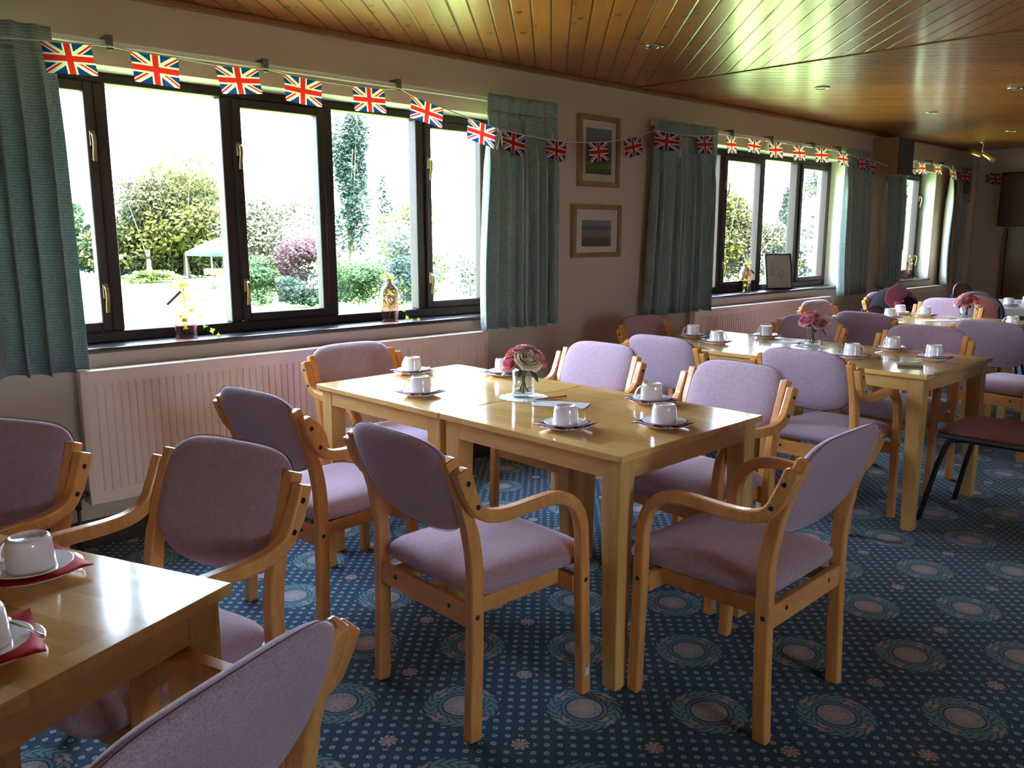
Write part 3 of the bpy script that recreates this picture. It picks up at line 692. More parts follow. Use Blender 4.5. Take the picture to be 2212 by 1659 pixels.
# ------------------------------------------------------------------ dining chairs
def arm_path():
    return crom([(-.068, .792), (-.050, .745), (-.026, .695), (.002, .664), (.045, .648), (.11, .644), (.20, .648), (.265, .648), (.322, .632), (.366, .590), (.386, .525), (.390, .43), (.393, .30), (.403, .0)], 5)
def make_chair():
    t = bpy.data.objects.new('dining_chair', None); COL.objects.link(t)
    for s_ in (-1, 1):
        x0, x1 = sorted((s_*.242, s_*.276))
        p = arm_path(); n = len(p)
        th = [.040 if q.y > .70 else (.036 if q.y > .45 else .038) for q in p]
        mb = MB(); mb.ribbon([(q.x, q.y) for q in p], th, x0, x1); arm = mb.build('arm_and_front_leg', m_beech, t, bevel=.006)
        x0, x1 = sorted((s_*.206, s_*.240))
        p = crom([(-.078, .815), (-.055, .755), (-.028, .68), (-.004, .59), (.008, .50), (.008, .38), (.004, .2), (-.004, 0)], 5)
        th = [.035 if q.y > .62 else .042 for q in p]
        mb = MB(); mb.ribbon([(q.x, q.y) for q in p], th, x0, x1); leg = mb.build('rear_leg', m_beech, t, bevel=.006)
        for (x, y, z, par) in ((.2765, -.052, .757, arm), (.2765, -.020, .688, arm), (.2765, .391, .372, arm), (.2405, .004, .365, leg)):
            mb = MB(); Mx = Matrix.Translation((s_*x, y, z))@Matrix.Rotation(s_*PI/2, 4, 'Y')
            mb.lathe([(0, .0012), (.006, .0012), (.0075, 0), (.0075, -.003)], 12, M=Mx); mb.build('bolt', m_bolt, par)
    mb = MB(); mb.box(-.206, .206, -.008, .014, .325, .392); rr = mb.build('rear_rail', m_beech_h, t, bevel=.004)
    for sx_ in (-.13, .13):
        mb = MB(); mb.lathe([(0, .0012), (.006, .0012), (.007, 0), (.007, -.002)], 12, M=Matrix.Translation((sx_, -.0085, .366))@Matrix.Rotation(PI/2, 4, 'X')); mb.build('bolt', m_bolt, rr)
    mb = MB(); mb.box(-.243, .243, .370, .392, .325, .382); mb.build('front_rail', m_beech_h, t, bevel=.004)
    for s_ in (-1, 1):
        mb = MB(); a, b = sorted((s_*.165, s_*.183)); mb.box(a, b, .014, .370, .338, .386); mb.build('side_rail', m_beech_h, t, bevel=.003)
    # seat
    ol = sup(0, .234, .245, 7, 7, 56); vs, fs = pillow(ol, .086, 8, .008)
    V = []
    for (u, v, w) in vs:
        x = u*(1-.02*(1 if v < 0 else 0)); y = .243+v
        z = .427+w+.006*(1-(u/.23)**2)
        if v > .14: z -= (v-.14)*.12
        if w > 0: z -= .007*math.exp(-((u/.12)**2+((v+.02)/.12)**2))
        V.append((x, y, z))
    mb = MB(); mb.add(V, fs, 0, True); mb.build('seat', m_fab, t, subsurf=1)
    # backrest
    def bend(u, v, w):
        y = -.042+(-v)*.36+.06*u*u; z = .712+v*.94
        return (u, y+w, z)
    ol = sup(0, .228, .158, 4.0, 2.6, 56)
    ol = [(a*(1-.05*max(0, -b/.15)), b) for a, b in ol]
    vs, fs = pillow(ol, .060, 8, .006); V = [bend(u, v, w) for u, v, w in vs]
    mb = MB(); mb.add(V, fs, 0, True); bk = mb.build('backrest', m_fab, t, subsurf=1)
    pts = [Vector(bend(a*1.003, b*1.003, -.007)) for a, b in ol]; pts.append(pts[0])
    mb = MB(); mb.tube(pts, .0009, 5, cap=False); mb.build('piping', m_piping, bk)
    return t
CH = [
 ('A', .421, 2.598, 120.0, 'mauve armchair at the left edge of the photo, in front of the nearest curtain'),
 ('B', .767, 1.963, 106.9, 'mauve armchair facing left between the long radiator and the bottom left table'),
 ('C', 1.297, 2.647, -82.8, 'mauve armchair seen from behind at the window end of the centre table'),
 ('D', 2.948, 2.662, 91.1, 'pale-lit mauve armchair behind the flowers of the centre table, on its far side'),
 ('E', .332, .994, 21.8, 'closest mauve armchair, its tilted backrest cut by the bottom edge of the photo'),
 ('F', 2.128, 3.42, 180.1, 'mauve armchair at the head of the centre table with its back to the radiator'),
 ('G', 1.322, 1.828, -90.2, 'mauve armchair in the middle foreground, seen from behind, near arm fully in view'),
 ('H', 2.122, 1.074, 2.1, 'mauve armchair seen side-on at the near end of the centre table'),
 ('I', 2.877, 1.853, 87.2, 'pale-lit mauve armchair on the far side of the centre table, nearest its right corner'),
 ('J', 3.575, 2.662, -89.6, 'mauve armchair facing the second table, between the centre table and the wall pictures'),
 ('K', 3.627, 1.883, -89.8, 'mauve armchair seen from behind at the near half of the second table'),
 ('M', 4.302, 3.35, 181.9, 'dark-looking mauve armchair at the wall end of the second table, below the middle window curtain'),
 ('N', 5.05, 2.695, 85.7, 'dark-looking mauve armchair right behind the pink flowers on the second table'),
 ('P', 4.923, 1.905, 90.2, 'mauve armchair on the far side of the second table, behind its two right-hand cups'),
 ('O', 5.706, 2.552, -96.5, 'very dark mauve armchair backing the second table, facing the third table'),
 ('Q', 5.679, 1.744, -101.0, 'mauve armchair at the right edge of the photo, seen from behind at the third table'),
 ('R', 7.324, 2.649, 91.8, 'pale lilac-lit armchair behind the flowers on the third table'),
 ('S', 6.39, 3.229, 176.7, 'mauve armchair at the window end of the third table, under the middle window'),
 ('U', 7.80, 3.32, 165, 'armchair under the dark red and black coat near the farthest radiator'),
]
proto = make_chair(); first = True
for (k, x, y, a, lab) in CH:
    o = proto if first else dup(proto); first = False
    o.location = (x, y, 0); o.rotation_euler = (0, 0, math.radians(a)); tag(o, lab, 'chair', 'mauve armchairs around the tables')

# a small white sticker low on the front leg of the foreground chair
for o in COL.objects:
    if o.get('label', '').startswith('mauve armchair in the middle foreground'):
        mb = MB(); mb.box(.2762, .2772, .394, .410, .062, .086); st = mb.build('sticker', m_white, o); st['label'] = 'small white sticker'
# ------------------------------------------------------------------ steel chairs with round backs
def make_steel():
    t = bpy.data.objects.new('stacking_chair', None); COL.objects.link(t)
    ol = sup(0, .235, .235, 5, 5, 44); vs, fs = pillow(ol, .045, 7, .008)
    mb = MB(); mb.add([(u, .245+v, .455+w-(.10*max(0, v-.12))) for u, v, w in vs], fs, 0, True); st = mb.build('seat', m_fab_red, t, subsurf=1)
    mb = MB(); mb.tube([(a*1.0, .245+b*1.0, .437-(.10*max(0, b-.12))) for a, b in ol+ol[:1]], .009, 6, cap=False); mb.build('edge_strip', m_edge, st)
    ol = sup(0, .20, .205, 2.1, 2.1, 44); vs, fs = pillow(ol, .032, 7, .004)
    bend = lambda u, v, w: (u, -.045-(v)*.22+.45*u*u+w, .70+v*.93)
    mb = MB(); mb.add([bend(u, v, w) for u, v, w in vs], fs, 0, True); bk = mb.build('backrest', m_fab_red, t, subsurf=1)
    mb = MB(); mb.tube([bend(a, b, 0) for a, b in ol+ol[:1]], .016, 8, cap=False); mb.build('edge_strip', m_edge, bk)
    for s_ in (-1, 1):
        mb = MB(); mb.tube(crom([(s_*.235, .50, 0), (s_*.205, .42, .36), (s_*.20, .37, .418), (s_*.20, .25, .424), (s_*.20, .05, .424), (s_*.20, -.02, .41), (s_*.21, -.06, .34), (s_*.235, -.13, 0)], 6), .0125, 10); mb.build('leg_frame', m_steel, t)
        mb = MB(); mb.tube(crom([(s_*.19, .10, .420), (s_*.19, .02, .43), (s_*.19, -.035, .50), (s_*.185, -.055, .60), (s_*.17, -.075, .78)], 6), .010, 10); mb.build('back_support', m_steel, t)
    mb = MB(); mb.tube([(-.20, .33, .424), (.20, .33, .424)], .009); mb.tube([(-.20, .03, .424), (.20, .03, .424)], .009); mb.build('cross_bar', m_steel, t)
    return t
sp_ = make_steel(); sp_.location = (4.33, 1.02, 0); sp_.rotation_euler = (0, 0, 0)
tag(sp_, 'steel chair with a brick-red seat at the near end of the second table', 'chair', 'steel chairs with brick-red round backs')
s2 = dup(sp_); s2.location = (7.90, 2.58, 0); s2.rotation_euler = (0, 0, math.radians(-88)); tag(s2, 'steel chair whose round brick-red back shows right of the third table flowers', 'chair', 'steel chairs with brick-red round backs')
s3 = dup(sp_); s3.location = (9.15, 3.10, 0); s3.rotation_euler = (0, 0, math.radians(172)); tag(s3, 'steel chair seen edge-on against the far wall, beyond the third table flowers', 'chair', 'steel chairs with brick-red round backs')

# ------------------------------------------------------------------ tables
TH = .75
def make_table(W_, L_):
    t = bpy.data.objects.new('dining_table', None); COL.objects.link(t)
    mb = MB(); mb.box(-W_/2+.0008, W_/2-.0008, -L_/2+.0008, L_/2-.0008, TH-.022, TH); mb.build('tabletop', m_ttop, t, bevel=.003)
    ov = .018; lw = .072
    for sx_ in (-1, 1):
        for sy in (-1, 1):
            cx, cy = sx_*(W_/2-ov), sy*(L_/2-ov); mb = MB(); vs = []
            for z, w in ((TH-.0225, lw), (TH-.09, lw), (0, .052)):
                a, b = cx, cx-sx_*w; c_, d = cy, cy-sy*w
                vs += [(a, c_, z), (b, c_, z), (b, d, z), (a, d, z)]
            fs = [(0, 1, 2, 3), (11, 10, 9, 8)]+[(4*k+i, 4*k+(i+1) % 4, 4*k+4+(i+1) % 4, 4*k+4+i) for k in range(2) for i in range(4)]
            mb.add(vs, fs); mb.build('leg', m_tleg, t, bevel=.004)
    m_ap = m_apron
    for sy in (-1, 1):
        y = sy*(L_/2-ov-.012); mb = MB(); mb.box(-W_/2+ov+lw, W_/2-ov-lw, y-.010, y+.010, TH-.022-.062, TH-.0225); mb.build('apron', m_ap, t, bevel=.002)
    for sx_ in (-1, 1):
        x = sx_*(W_/2-ov-.012); mb = MB(); mb.box(x-.010, x+.010, -L_/2+ov+lw, L_/2-ov-lw, TH-.022-.062, TH-.0225); mb.build('apron', m_apron2, t, bevel=.002)
    return t
m_apron = wood('rubberwood_apron', (.56, .31, .085), (.78, .49, .17), .33, (1.5, 12, 12), 2, .2)
m_apron2 = wood('rubberwood_apron_side', (.56, .31, .085), (.78, .49, .17), .33, (12, 1.5, 12), 2, .2)
def rotpt(x, y, a, u, v):
    return (x+math.cos(a)*u-math.sin(a)*v, y+math.sin(a)*u+math.cos(a)*v)
def put_table(proto_t, nx, ny, a, u, v, lab):
    p = rotpt(nx, ny, a, u, v); o = proto_t if proto_t.get('label') is None else dup(proto_t)
    o.location = (p[0], p[1], 0); o.rotation_euler = (0, 0, a); tag(o, lab, 'table', 'square wooden tables pushed together in pairs'); return o
T1 = make_table(.80, .83)
a1 = math.radians(1.68)
put_table(T1, 1.776, 1.479, a1, .40, .415, 'near square half of the centre table pair, its corner pointing at the camera')
put_table(T1, 1.776, 1.479, a1, .40, 1.246, 'window-side square half of the centre table pair')
a0 = math.radians(23.8)
put_table(T1, .58, 1.391, a0, -.40, .415, 'wooden table in the bottom left corner with the bright window reflection')
T2_ = make_table(.85, .845)
put_table(T2_, 3.868, 1.450, 0, .425, .4225, 'near square half of the second table pair, right of the centre table')
put_table(T2_, 3.868, 1.450, 0, .425, 1.269, 'window-side square half of the second table pair')
put_table(T2_, 6.13, 1.235, 0, .425, .4225, 'near half of the third table pair at the right edge of the photo')
put_table(T2_, 6.13, 1.235, 0, .425, 1.269, 'window-side half of the third table pair, with the pink flowers')
# white table at the far right
t_ = thing('side_table', 'white-topped table at the right edge of the photo, beyond the third table', 'table', rotpt(8.09, 2.46, math.radians(24), .6, -.4)+(0,), math.radians(24))
mb = MB(); mb.box(-.6, .6, -.4, .4, TH-.07, TH); mb.build('tabletop', m_wtable, t_, bevel=.006)
for a in (-.54, .54):
    for b in (-.34, .34): mb = MB(); mb.tube([(a, b, 0), (a, b, TH-.071)], .017, 10); mb.build('leg', m_steel, t_)
# ------------------------------------------------------------------ bunting
FL = [[[0.929,3.718,2.119],[1.109,3.718,2.13],[1.128,3.718,2.01],[0.94,3.718,2.0]],[[1.261,3.718,2.129],[1.459,3.718,2.127],[1.455,3.718,1.999],[1.27,3.718,2.008]],[[1.616,3.718,2.119],[1.821,3.718,2.13],[1.837,3.718,2.02],[1.642,3.718,1.999]],[[1.949,3.718,2.125],[2.148,3.718,2.112],[2.143,3.718,1.991],[1.95,3.718,2.003]],[[2.319,3.718,2.112],[2.509,3.718,2.118],[2.516,3.718,1.998],[2.325,3.718,1.993]],[[2.683,3.718,2.105],[2.894,3.718,2.061],[2.873,3.718,1.954],[2.662,3.718,1.991]],[[3.064,3.718,2.025],[3.285,3.718,1.989],[3.249,3.718,1.872],[3.049,3.718,1.909]],[[3.317,3.718,1.983],[3.51,3.718,1.965],[3.487,3.718,1.837],[3.317,3.718,1.879]],[[3.685,3.718,1.957],[3.861,3.718,1.953],[3.842,3.718,1.825],[3.674,3.718,1.852]],[[4.062,3.718,1.965],[4.25,3.718,1.984],[4.258,3.718,1.867],[4.078,3.718,1.839]],[[4.408,3.718,2.011],[4.582,3.718,2.048],[4.612,3.718,1.931],[4.432,3.718,1.886]],[[4.747,3.718,2.095],[5.024,3.718,2.089],[5.02,3.718,1.973],[4.732,3.718,1.976]],[[5.232,3.718,2.096],[5.425,3.718,2.114],[5.434,3.718,1.987],[5.246,3.718,1.975]],[[5.614,3.718,2.129],[5.746,3.718,2.132],[5.757,3.718,2.008],[5.636,3.718,2.0]],[[5.916,3.718,2.135],[6.113,3.718,2.132],[6.089,3.718,2.022],[5.912,3.718,2.028]],[[6.226,3.718,2.125],[6.433,3.718,2.141],[6.447,3.718,2.015],[6.252,3.718,2.007]],[[6.607,3.718,2.127],[6.8,3.718,2.14],[6.815,3.718,2.014],[6.629,3.718,2.007]],[[6.986,3.718,2.134],[7.21,3.718,2.145],[7.227,3.718,2.022],[7.001,3.718,2.013]],[[7.403,3.718,2.126],[7.601,3.718,2.123],[7.619,3.718,2.007],[7.42,3.718,2.013]],[[7.791,3.718,2.097],[7.992,3.718,2.105],[8.009,3.718,1.998],[7.808,3.718,1.992]],[[8.032,3.718,2.099],[8.204,3.718,2.087],[8.215,3.718,1.965],[8.073,3.718,1.971]],[[8.435,3.718,2.061],[8.698,3.718,2.093],[8.708,3.718,1.984],[8.455,3.718,1.954]],[[8.905,3.718,2.119],[9.099,3.718,2.125],[9.122,3.718,2.014],[8.93,3.718,1.99]],[[9.167,3.718,2.138],[9.369,3.718,2.145],[9.396,3.718,2.022],[9.204,3.718,2.017]],[[9.58,3.718,2.143],[9.795,3.718,2.15],[9.82,3.718,2.042],[9.616,3.718,2.037]],[[10.012,3.718,2.122],[10.246,3.718,2.114],[10.275,3.718,1.997],[10.067,3.718,2.009]],[[10.289,3.718,2.106],[10.673,3.718,2.115],[10.674,3.718,1.999],[10.346,3.718,1.99]],[[11.08,3.687,2.118],[11.08,3.49,2.101],[11.08,3.483,1.973],[11.08,3.676,1.993]],[[11.08,3.352,2.089],[11.08,3.192,2.07],[11.08,3.18,1.944],[11.08,3.34,1.961]]]
ties = [(.70, 3.718, 2.10), (3.296, 3.716, 1.968), (6.185, 3.716, 2.133), (9.12, 3.716, 2.148), (11.05, 3.3, 2.14)]
groups = [(0, 7), (7, 15), (15, 23), (23, 29)]
blab = ['string of union flags across the nearest window', 'string of union flags running past the framed pictures to the middle window', 'string of union flags from the middle window to the farthest window', 'string of union flags over the farthest window and on to the far wall']
for gi, (a, b) in enumerate(groups):
    base = Vector(ties[gi]); t = thing('bunting', blab[gi], 'bunting', base, 0, 'strings of union flag bunting')
    pts = [Vector(ties[gi])]
    for k in range(a, b):
        q = [Vector(p) for p in FL[k]]; pts += [q[0], q[1]]
        mb = MB(); NU, NV = 8, 6; rnd = random.Random(k*7+1); cu = rnd.uniform(-.006, .010); fz = rnd.uniform(-.5, .5)
        for j in range(NV+1):
            for i in range(NU+1):
                u, v = i/NU, j/NV
                p = (q[0]*(1-u)+q[1]*u)*(1-v)+(q[3]*(1-u)+q[2]*u)*v-base
                p.y += cu*v*math.sin(PI*u)*1.5-.012*v*fz*(u-.5)-.006*v*v
                mb.uv[len(mb.v)] = (u, 1-v); mb.v.append(tuple(p))
        for j in range(NV):
            for i in range(NU): c_ = j*(NU+1)+i; mb.f.append([c_, c_+1, c_+NU+2, c_+NU+1]); mb.mi.append(0); mb.sm.append(True)
        mb.build('union_flag', m_flag, t)
    # brackets carry the cord
    extra = [(1.186, 3.716, 2.134), (1.862, 3.716, 2.134), (2.60, 3.716, 2.132)] if gi == 0 else []
    if gi < 3: pts.append(Vector(ties[gi+1]))
    else: pts.append(Vector((11.08, 2.9, 2.12)))
    pts = [p-base for p in pts]+[Vector(e)-base for e in extra]; pts.sort(key=lambda p: (round(p.x, 2), -p.y))
    mb = MB(); mb.tube(pts, .0032, 6); mb.build('cord', m_cord, t)
    if gi < 3:
        e = Vector(ties[gi+1])-base; mb = MB(); mb.tube([e+Vector((-.01, -.004, .004)), e+Vector((0, -.012, 0)), e+Vector((.01, -.004, -.004))], .007, 6)
        for dx, dz in ((-.03, -.10), (.012, -.075)): mb.tube(crom([e+Vector((0, -.010, 0)), e+Vector((dx*.5, -.016, dz*.4)), e+Vector((dx, -.012, dz))], 4), .0035, 6)
        mb.build('knot', m_cord, t)

# ------------------------------------------------------------------ crockery
def make_plate():
    mb = MB(); mb.lathe([(0, .003), (.046, .003), (.048, 0), (.052, 0), (.055, .003), (.087, .0135), (.088, .0145), (.086, .0155), (.054, .0060), (0, .0055)], 40)
    return mb.build('side_plate', m_cup)
def make_saucer():
    mb = MB(); mb.lathe([(0, .002), (.034, .002), (.036, 0), (.040, 0), (.043, .002), (.071, .0125), (.072, .0135), (.070, .0142), (.042, .0062), (.026, .0046), (0, .0046)], 40)
    return mb.build('saucer', m_cup)
def make_napkin():
    mb = MB(); N = 10; s_ = .078
    for j in range(N+1):
        for i in range(N+1):
            x = (i/N-.5)*2*s_; y = (j/N-.5)*2*s_; r = math.hypot(x, y)
            z = .0068 if r < .055 else .0070+(min(r, .088)-.055)*.29
            if r > .088: z += (r-.088)*.35*(1 if (i > 5) == (j > 5) else -.15)
            mb.uv[len(mb.v)] = (.5+(i/N-.5)*1.0, .5+(j/N-.5)*1.0); mb.v.append((x, y, z+.0006*math.sin(i*2.2+j)))
    for j in range(N):
        for i in range(N): c_ = j*(N+1)+i; mb.f.append([c_, c_+1, c_+N+2, c_+N+1]); mb.mi.append(0); mb.sm.append(True)
    return mb.build('napkin', m_flag, solid=.0012)
def make_cup():
    t = bpy.data.objects.new('cup', None); COL.objects.link(t)
    mb = MB(); mb.lathe([(.039, .001), (.0415, 0), (.0425, .002), (.0415, .006), (.0405, .03), (.0385, .050), (.0368, .0575), (.034, .0612), (.0312, .0618), (.0295, .0600), (.0285, .0570), (.0, .0560)], 40)
    mb.lathe([(.0, .050), (.030, .050), (.036, .030), (.039, .001)], 40); mb.build('bowl', m_cup, t)
    p = crom([(.0355, .0520), (.044, .0510), (.053, .044), (.061, .032), (.0655, .019), (.062, .0095), (.053, .0075), (.0395, .012)], 5)
    mb = MB(); vs = []; mb.ribbon([(q.x, q.y) for q in p], [.0042]*len(p), -.0045, .0045, xf=lambda v: (v[1], v[0], v[2])); mb.build('handle', m_cup, t, bevel=.0015)
    return t
def make_spoon():
    mb = MB(); p = crom([(-.065, 0, .004), (-.03, 0, .005), (.02, 0, .003), (.035, 0, .002)], 4); mb.tube(p, [.003, .003, .0028]+[.002]*(len(p)-4)+[.003], 6)
    vs, fs = pillow(sup(0, .020, .011, 2, 2, 16), .003, 3); mb.add([(u+.052, v, w+.0025) for u, v, w in vs], fs, 0, True)
    return mb.build('teaspoon', m_chrome)
proto_c = {}
SET = [  # x, y, table height offset, turn of handle, turn of napkin, where, red?
 (1.905, 2.625, 140, 4, 'front left setting of the centre table, window half', 0),
 (2.190, 3.075, 100, -6, 'setting at the centre table nearest the window', 0),
 (1.915, 1.835, -40, 8, 'setting in front of the flowers and envelope, centre table', 0),
 (2.170, 1.630, 20, 2, 'setting near the right-hand corner of the centre table', 0),
 (2.455, 1.905, 150, -8, 'centre table far-edge setting before the pale chair', 0),
 (2.470, 2.760, 60, 5, 'setting half hidden behind the centre table roses', 0),
 (.318, 1.675, 130, 10, 'setting with the largest cup, bottom left table', 1),
 (.185, 1.390, 170, -5, 'setting cut by the photo edge, bottom left table', 1),
 (4.135, 2.745, -30, 6, 'front left setting of the second table', 0),
 (4.300, 3.030, 150, -4, 'setting at the window end of the second table', 0),
 (4.600, 2.700, 160, 3, 'setting left of the pink flowers, second table far edge', 0),
 (4.150, 1.935, -40, 8, 'setting right of the pink flowers, second table near edge', 0),
 (4.590, 1.915, 70, -7, 'second table far-edge setting left of its corner', 0),
 (4.400, 1.625, 200, 5, 'setting closest to the right corner, second table', 0),
 (6.800, 2.800, 60, 0, 'leftmost setting on the third table', 0),
 (6.400, 2.710, -40, 6, 'second setting from the left on the third table', 0),
 (6.760, 2.590, 150, -5, 'setting beside the coral flowers, third table', 0),
 (6.410, 1.870, 90, 4, 'third table setting at the photo right edge', 0),
 (8.290, 2.470, -50, 8, 'left setting on the white-topped table', 0),
 (8.640, 2.420, 170, -6, 'right setting on the white-topped table', 0),
]
m_rednap = m_red
pl0, sa0, na0, cu0, sp0 = make_plate(), make_saucer(), make_napkin(), make_cup(), make_spoon()
sp_list = {1: 30, 5: 60, 13: -35, 10: 20, 7: 100}
na_red = na0.copy(); na_red.data = na0.data.copy(); na_red.data.materials[0] = m_red; COL.objects.link(na_red)
firsts = {'p': pl0, 's': sa0, 'n': na0, 'r': na_red, 'c': cu0, 't': sp0}
used = set()
def inst(k, x, y, z, rz, lab, cat, grp):
    o = firsts[k] if k not in used else dup(firsts[k]); used.add(k)
    o.location = (x, y, z); o.rotation_euler = (0, 0, math.radians(rz)); tag(o, lab, cat, grp)
for i, (x, y, h, nr, w, red) in enumerate(SET):
    z = TH+.0005
    w_ = w
    inst('p', x, y, z, 0, 'side plate under the '+w_, 'plate', 'white side plates')
    inst('r' if red else 'n', x, y, z, nr, ('red' if red else 'union flag')+' napkin, '+w_, 'napkin', 'folded paper napkins')
    inst('s', x, y, z+.0095, 0, 'white saucer, '+w_, 'saucer', 'white saucers')
    inst('c', x, y, z+.0155, h, 'upturned white cup, '+w_, 'cup', 'upturned white cups')
    if i in sp_list:
        a = math.radians(sp_list[i]); inst('t', x+.058*math.sin(a), y-.058*math.cos(a), z+.0205, sp_list[i]+6, 'teaspoon, '+w_, 'spoon', 'teaspoons')

# ------------------------------------------------------------------ vases with roses
CR = Vector((.738, -.674, 0)); CT = Vector((-.674, -.738, 0))
def rose(c_, d, r, mat, par, seed):
    rnd = random.Random(seed); d = Vector(d).normalized(); q = d.to_track_quat('Z', 'Y').to_matrix(); mb = MB()
    for layer, (n, rad, h, opn) in enumerate([(3, .30, .62, .05), (4, .48, .60, .16), (5, .70, .52, .34), (5, .90, .42, .62), (6, 1.04, .26, .95)]):
        off = rnd.uniform(0, 6)
        for k in range(n):
            a0 = off+2*PI*k/n; wd = 2*PI/n*.72; NU, NV = 6, 5; vs = []
            for j in range(NV+1):
                v = j/NV
                for i in range(NU+1):
                    u = i/NU*2-1; an = a0+u*wd*(.45+.55*math.sin(PI*min(1, .18+v*.62)))
                    rr = rad*(.30+.70*math.sin(v*PI*.5)**.8)*(1+opn*.22*v*v)*(1+.03*math.sin(5*u+k))
                    z = -.45+(h+.45)*v-(.10+opn*.25)*v**4*(1+.4*u*u)-.10*u*u*v
                    p = Vector((rr*math.cos(an), rr*math.sin(an), z))*r; vs.append(Vector(c_)+q @ p)
            mb.add(vs, [(j*(NU+1)+i, j*(NU+1)+i+1, (j+1)*(NU+1)+i+1, (j+1)*(NU+1)+i) for j in range(NV) for i in range(NU)], 0, True)
    return mb.build('rose', mat, par, solid=.0008)
def leaf(mb, p, d, nrm, L, w):
    d = Vector(d).normalized(); n = Vector(nrm); s_ = d.cross(n).normalized(); n = s_.cross(d)
    prof = [(0, .0), (.2, .6), (.45, 1), (.7, .75), (.9, .3), (1, 0)]; vs = []
    for a, b in prof:
        c_ = Vector(p)+d*a*L-n*(.25*L*a*a)
        vs += [c_+s_*b*w/2+n*.1*w*b, c_, c_-s_*b*w/2+n*.1*w*b]
    fs = []
    for i in range(len(prof)-1): fs += [(3*i, 3*i+1, 3*i+4, 3*i+3), (3*i+1, 3*i+2, 3*i+5, 3*i+4)]
    mb.add(vs, fs, 0, True)
def vase_set(x, y, roses, labv, labb, square=False, doily=True, R=.0425, H=.105):
    z = TH+.0004
    if doily:
        mb = MB(); n = 72; vs = [(0, 0, .0006)]+[((.092+.006*abs(math.sin(9*2*PI*k/n)))*math.cos(2*PI*k/n), (.092+.006*abs(math.sin(9*2*PI*k/n)))*math.sin(2*PI*k/n), .0006+.0012*(k % 3 == 0)) for k in range(n)]
        vs2 = [(a, b, 0) for a, b, c_ in vs]
        mb.add(vs+vs2, [(0, 1+k, 1+(k+1) % n) for k in range(n)]+[(n+1, n+2+(k+1) % n, n+2+k) for k in range(n)]+[(1+k, n+2+k, n+2+(k+1) % n, 1+(k+1) % n) for k in range(n)])
        o = mb.build('doily', m_doily); o.location = (x, y, z); tag(o, 'white lace doily under '+labv, 'doily', 'white lace doilies'); z += .0022
    t = thing('vase', labv, 'vase', (x, y, z), .5, 'clear glass vases of roses')
    mb = MB()
    if square:
        s_ = R*.92; n = 40
        rr = lambda an: s_/max(abs(math.cos(an)), abs(math.sin(an)))**.9
        vs = []; prof = [(.97, 0), (1, .004), (1, H), (.94, H), (.92, .014), (0, .013)]
        for f_, zz in prof:
            for k in range(n): an = 2*PI*k/n; vs.append((rr(an)*f_*math.cos(an), rr(an)*f_*math.sin(an), zz))
        mb.add(vs, [(i*n+k, i*n+(k+1) % n, (i+1)*n+(k+1) % n, (i+1)*n+k) for i in range(len(prof)-1) for k in range(n)]+[tuple(range(n-1, -1, -1))], 0, False)
    else: mb.lathe([(0, 0), (R-.002, 0), (R, .003), (R, H), (R-.0025, H), (R-.003, .014), (0, .012)], 40)
    mb.build('glass_body', m_clear, t)
    mb = MB(); mb.lathe([(0, .0142), (R-.005, .0142), (R-.005, .034), (0, .034)], 30) if not square else mb.lathe([(0, .0142), (R*.78, .0142), (R*.78, .034), (0, .034)], 30)
    mb.build('water', m_water, t)
    b = thing('rose_bouquet', labb, 'flowers', (x, y, z+.016), 0, 'bouquets of artificial roses')
    for i, (a, tow, zz, r, m) in enumerate(roses):
        c_ = CR*a+CT*tow+Vector((0, 0, zz)); d = (c_-Vector((0, 0, .085))); d.z = max(.02, d.z*.9+.012); rose(c_, d, r, m, b, i+int(x*10))
    mb = MB(); rnd = random.Random(3)
    for i, (a, tow, zz, r, m) in enumerate(roses):
        c_ = CR*a+CT*tow+Vector((0, 0, zz)); 
        for k in range(2):
            an = rnd.uniform(0, 6.28); e = Vector((.022*math.cos(an), .022*math.sin(an), .002))
            mb.tube(crom([c_*1-Vector((0, 0, r*.3)), c_*.35+Vector((0, 0, .052)), Vector((.004*math.cos(an), .004*math.sin(an), .045)), e], 4), .0016, 5)
    mb.build('stems', m_stem, b)
    for (a, tow, zz, da, dt, dz, L) in [(-.055, .02, .105, -1, .3, -.35, .065), (.035, .035, .095, .7, .5, -.55, .06), (.075, .0, .10, 1, .2, -.2, .045), (-.02, .05, .10, -.2, 1, -.5, .04), (.0, -.05, .10, .1, -1, -.2, .05)]:
        mb = MB(); leaf(mb, CR*a*.6+CT*tow+Vector((0, 0, zz)), CR*da+CT*dt+Vector((0, 0, dz)), (0, 0, 1), L, L*.55); mb.build('leaf', m_leaf, b, solid=.0008)
P_, L_, C_, K_ = m_pinkp, m_palep, m_cream, m_coral
vase_set(2.178, 2.318, [(.020, .045, .140, .047, C_), (-.052, .030, .128, .038, P_), (-.038, -.005, .158, .036, K_), (-.012, .0, .172, .034, L_), (.022, -.020, .170, .034, L_), (.062, .012, .138, .036, P_), (.05, -.04, .145, .036, C_), (-.03, -.05, .15, .034, P_)],
 'clear round glass vase on the centre table', 'bouquet of pink and cream roses on the centre table, a large cream rose in front')
vase_set(4.425, 2.300, [(-.055, .03, .140, .040, P_), (-.020, .02, .155, .038, P_), (.012, .045, .125, .040, L_), (-.03, -.02, .165, .036, P_), (.010, -.01, .170, .034, L_), (.060, .01, .140, .042, C_), (.055, -.04, .135, .036, C_)],
 'clear square glass vase on the second table', 'bouquet of pink roses on the second table, a cream flower on its right', True, True, .048, .110)
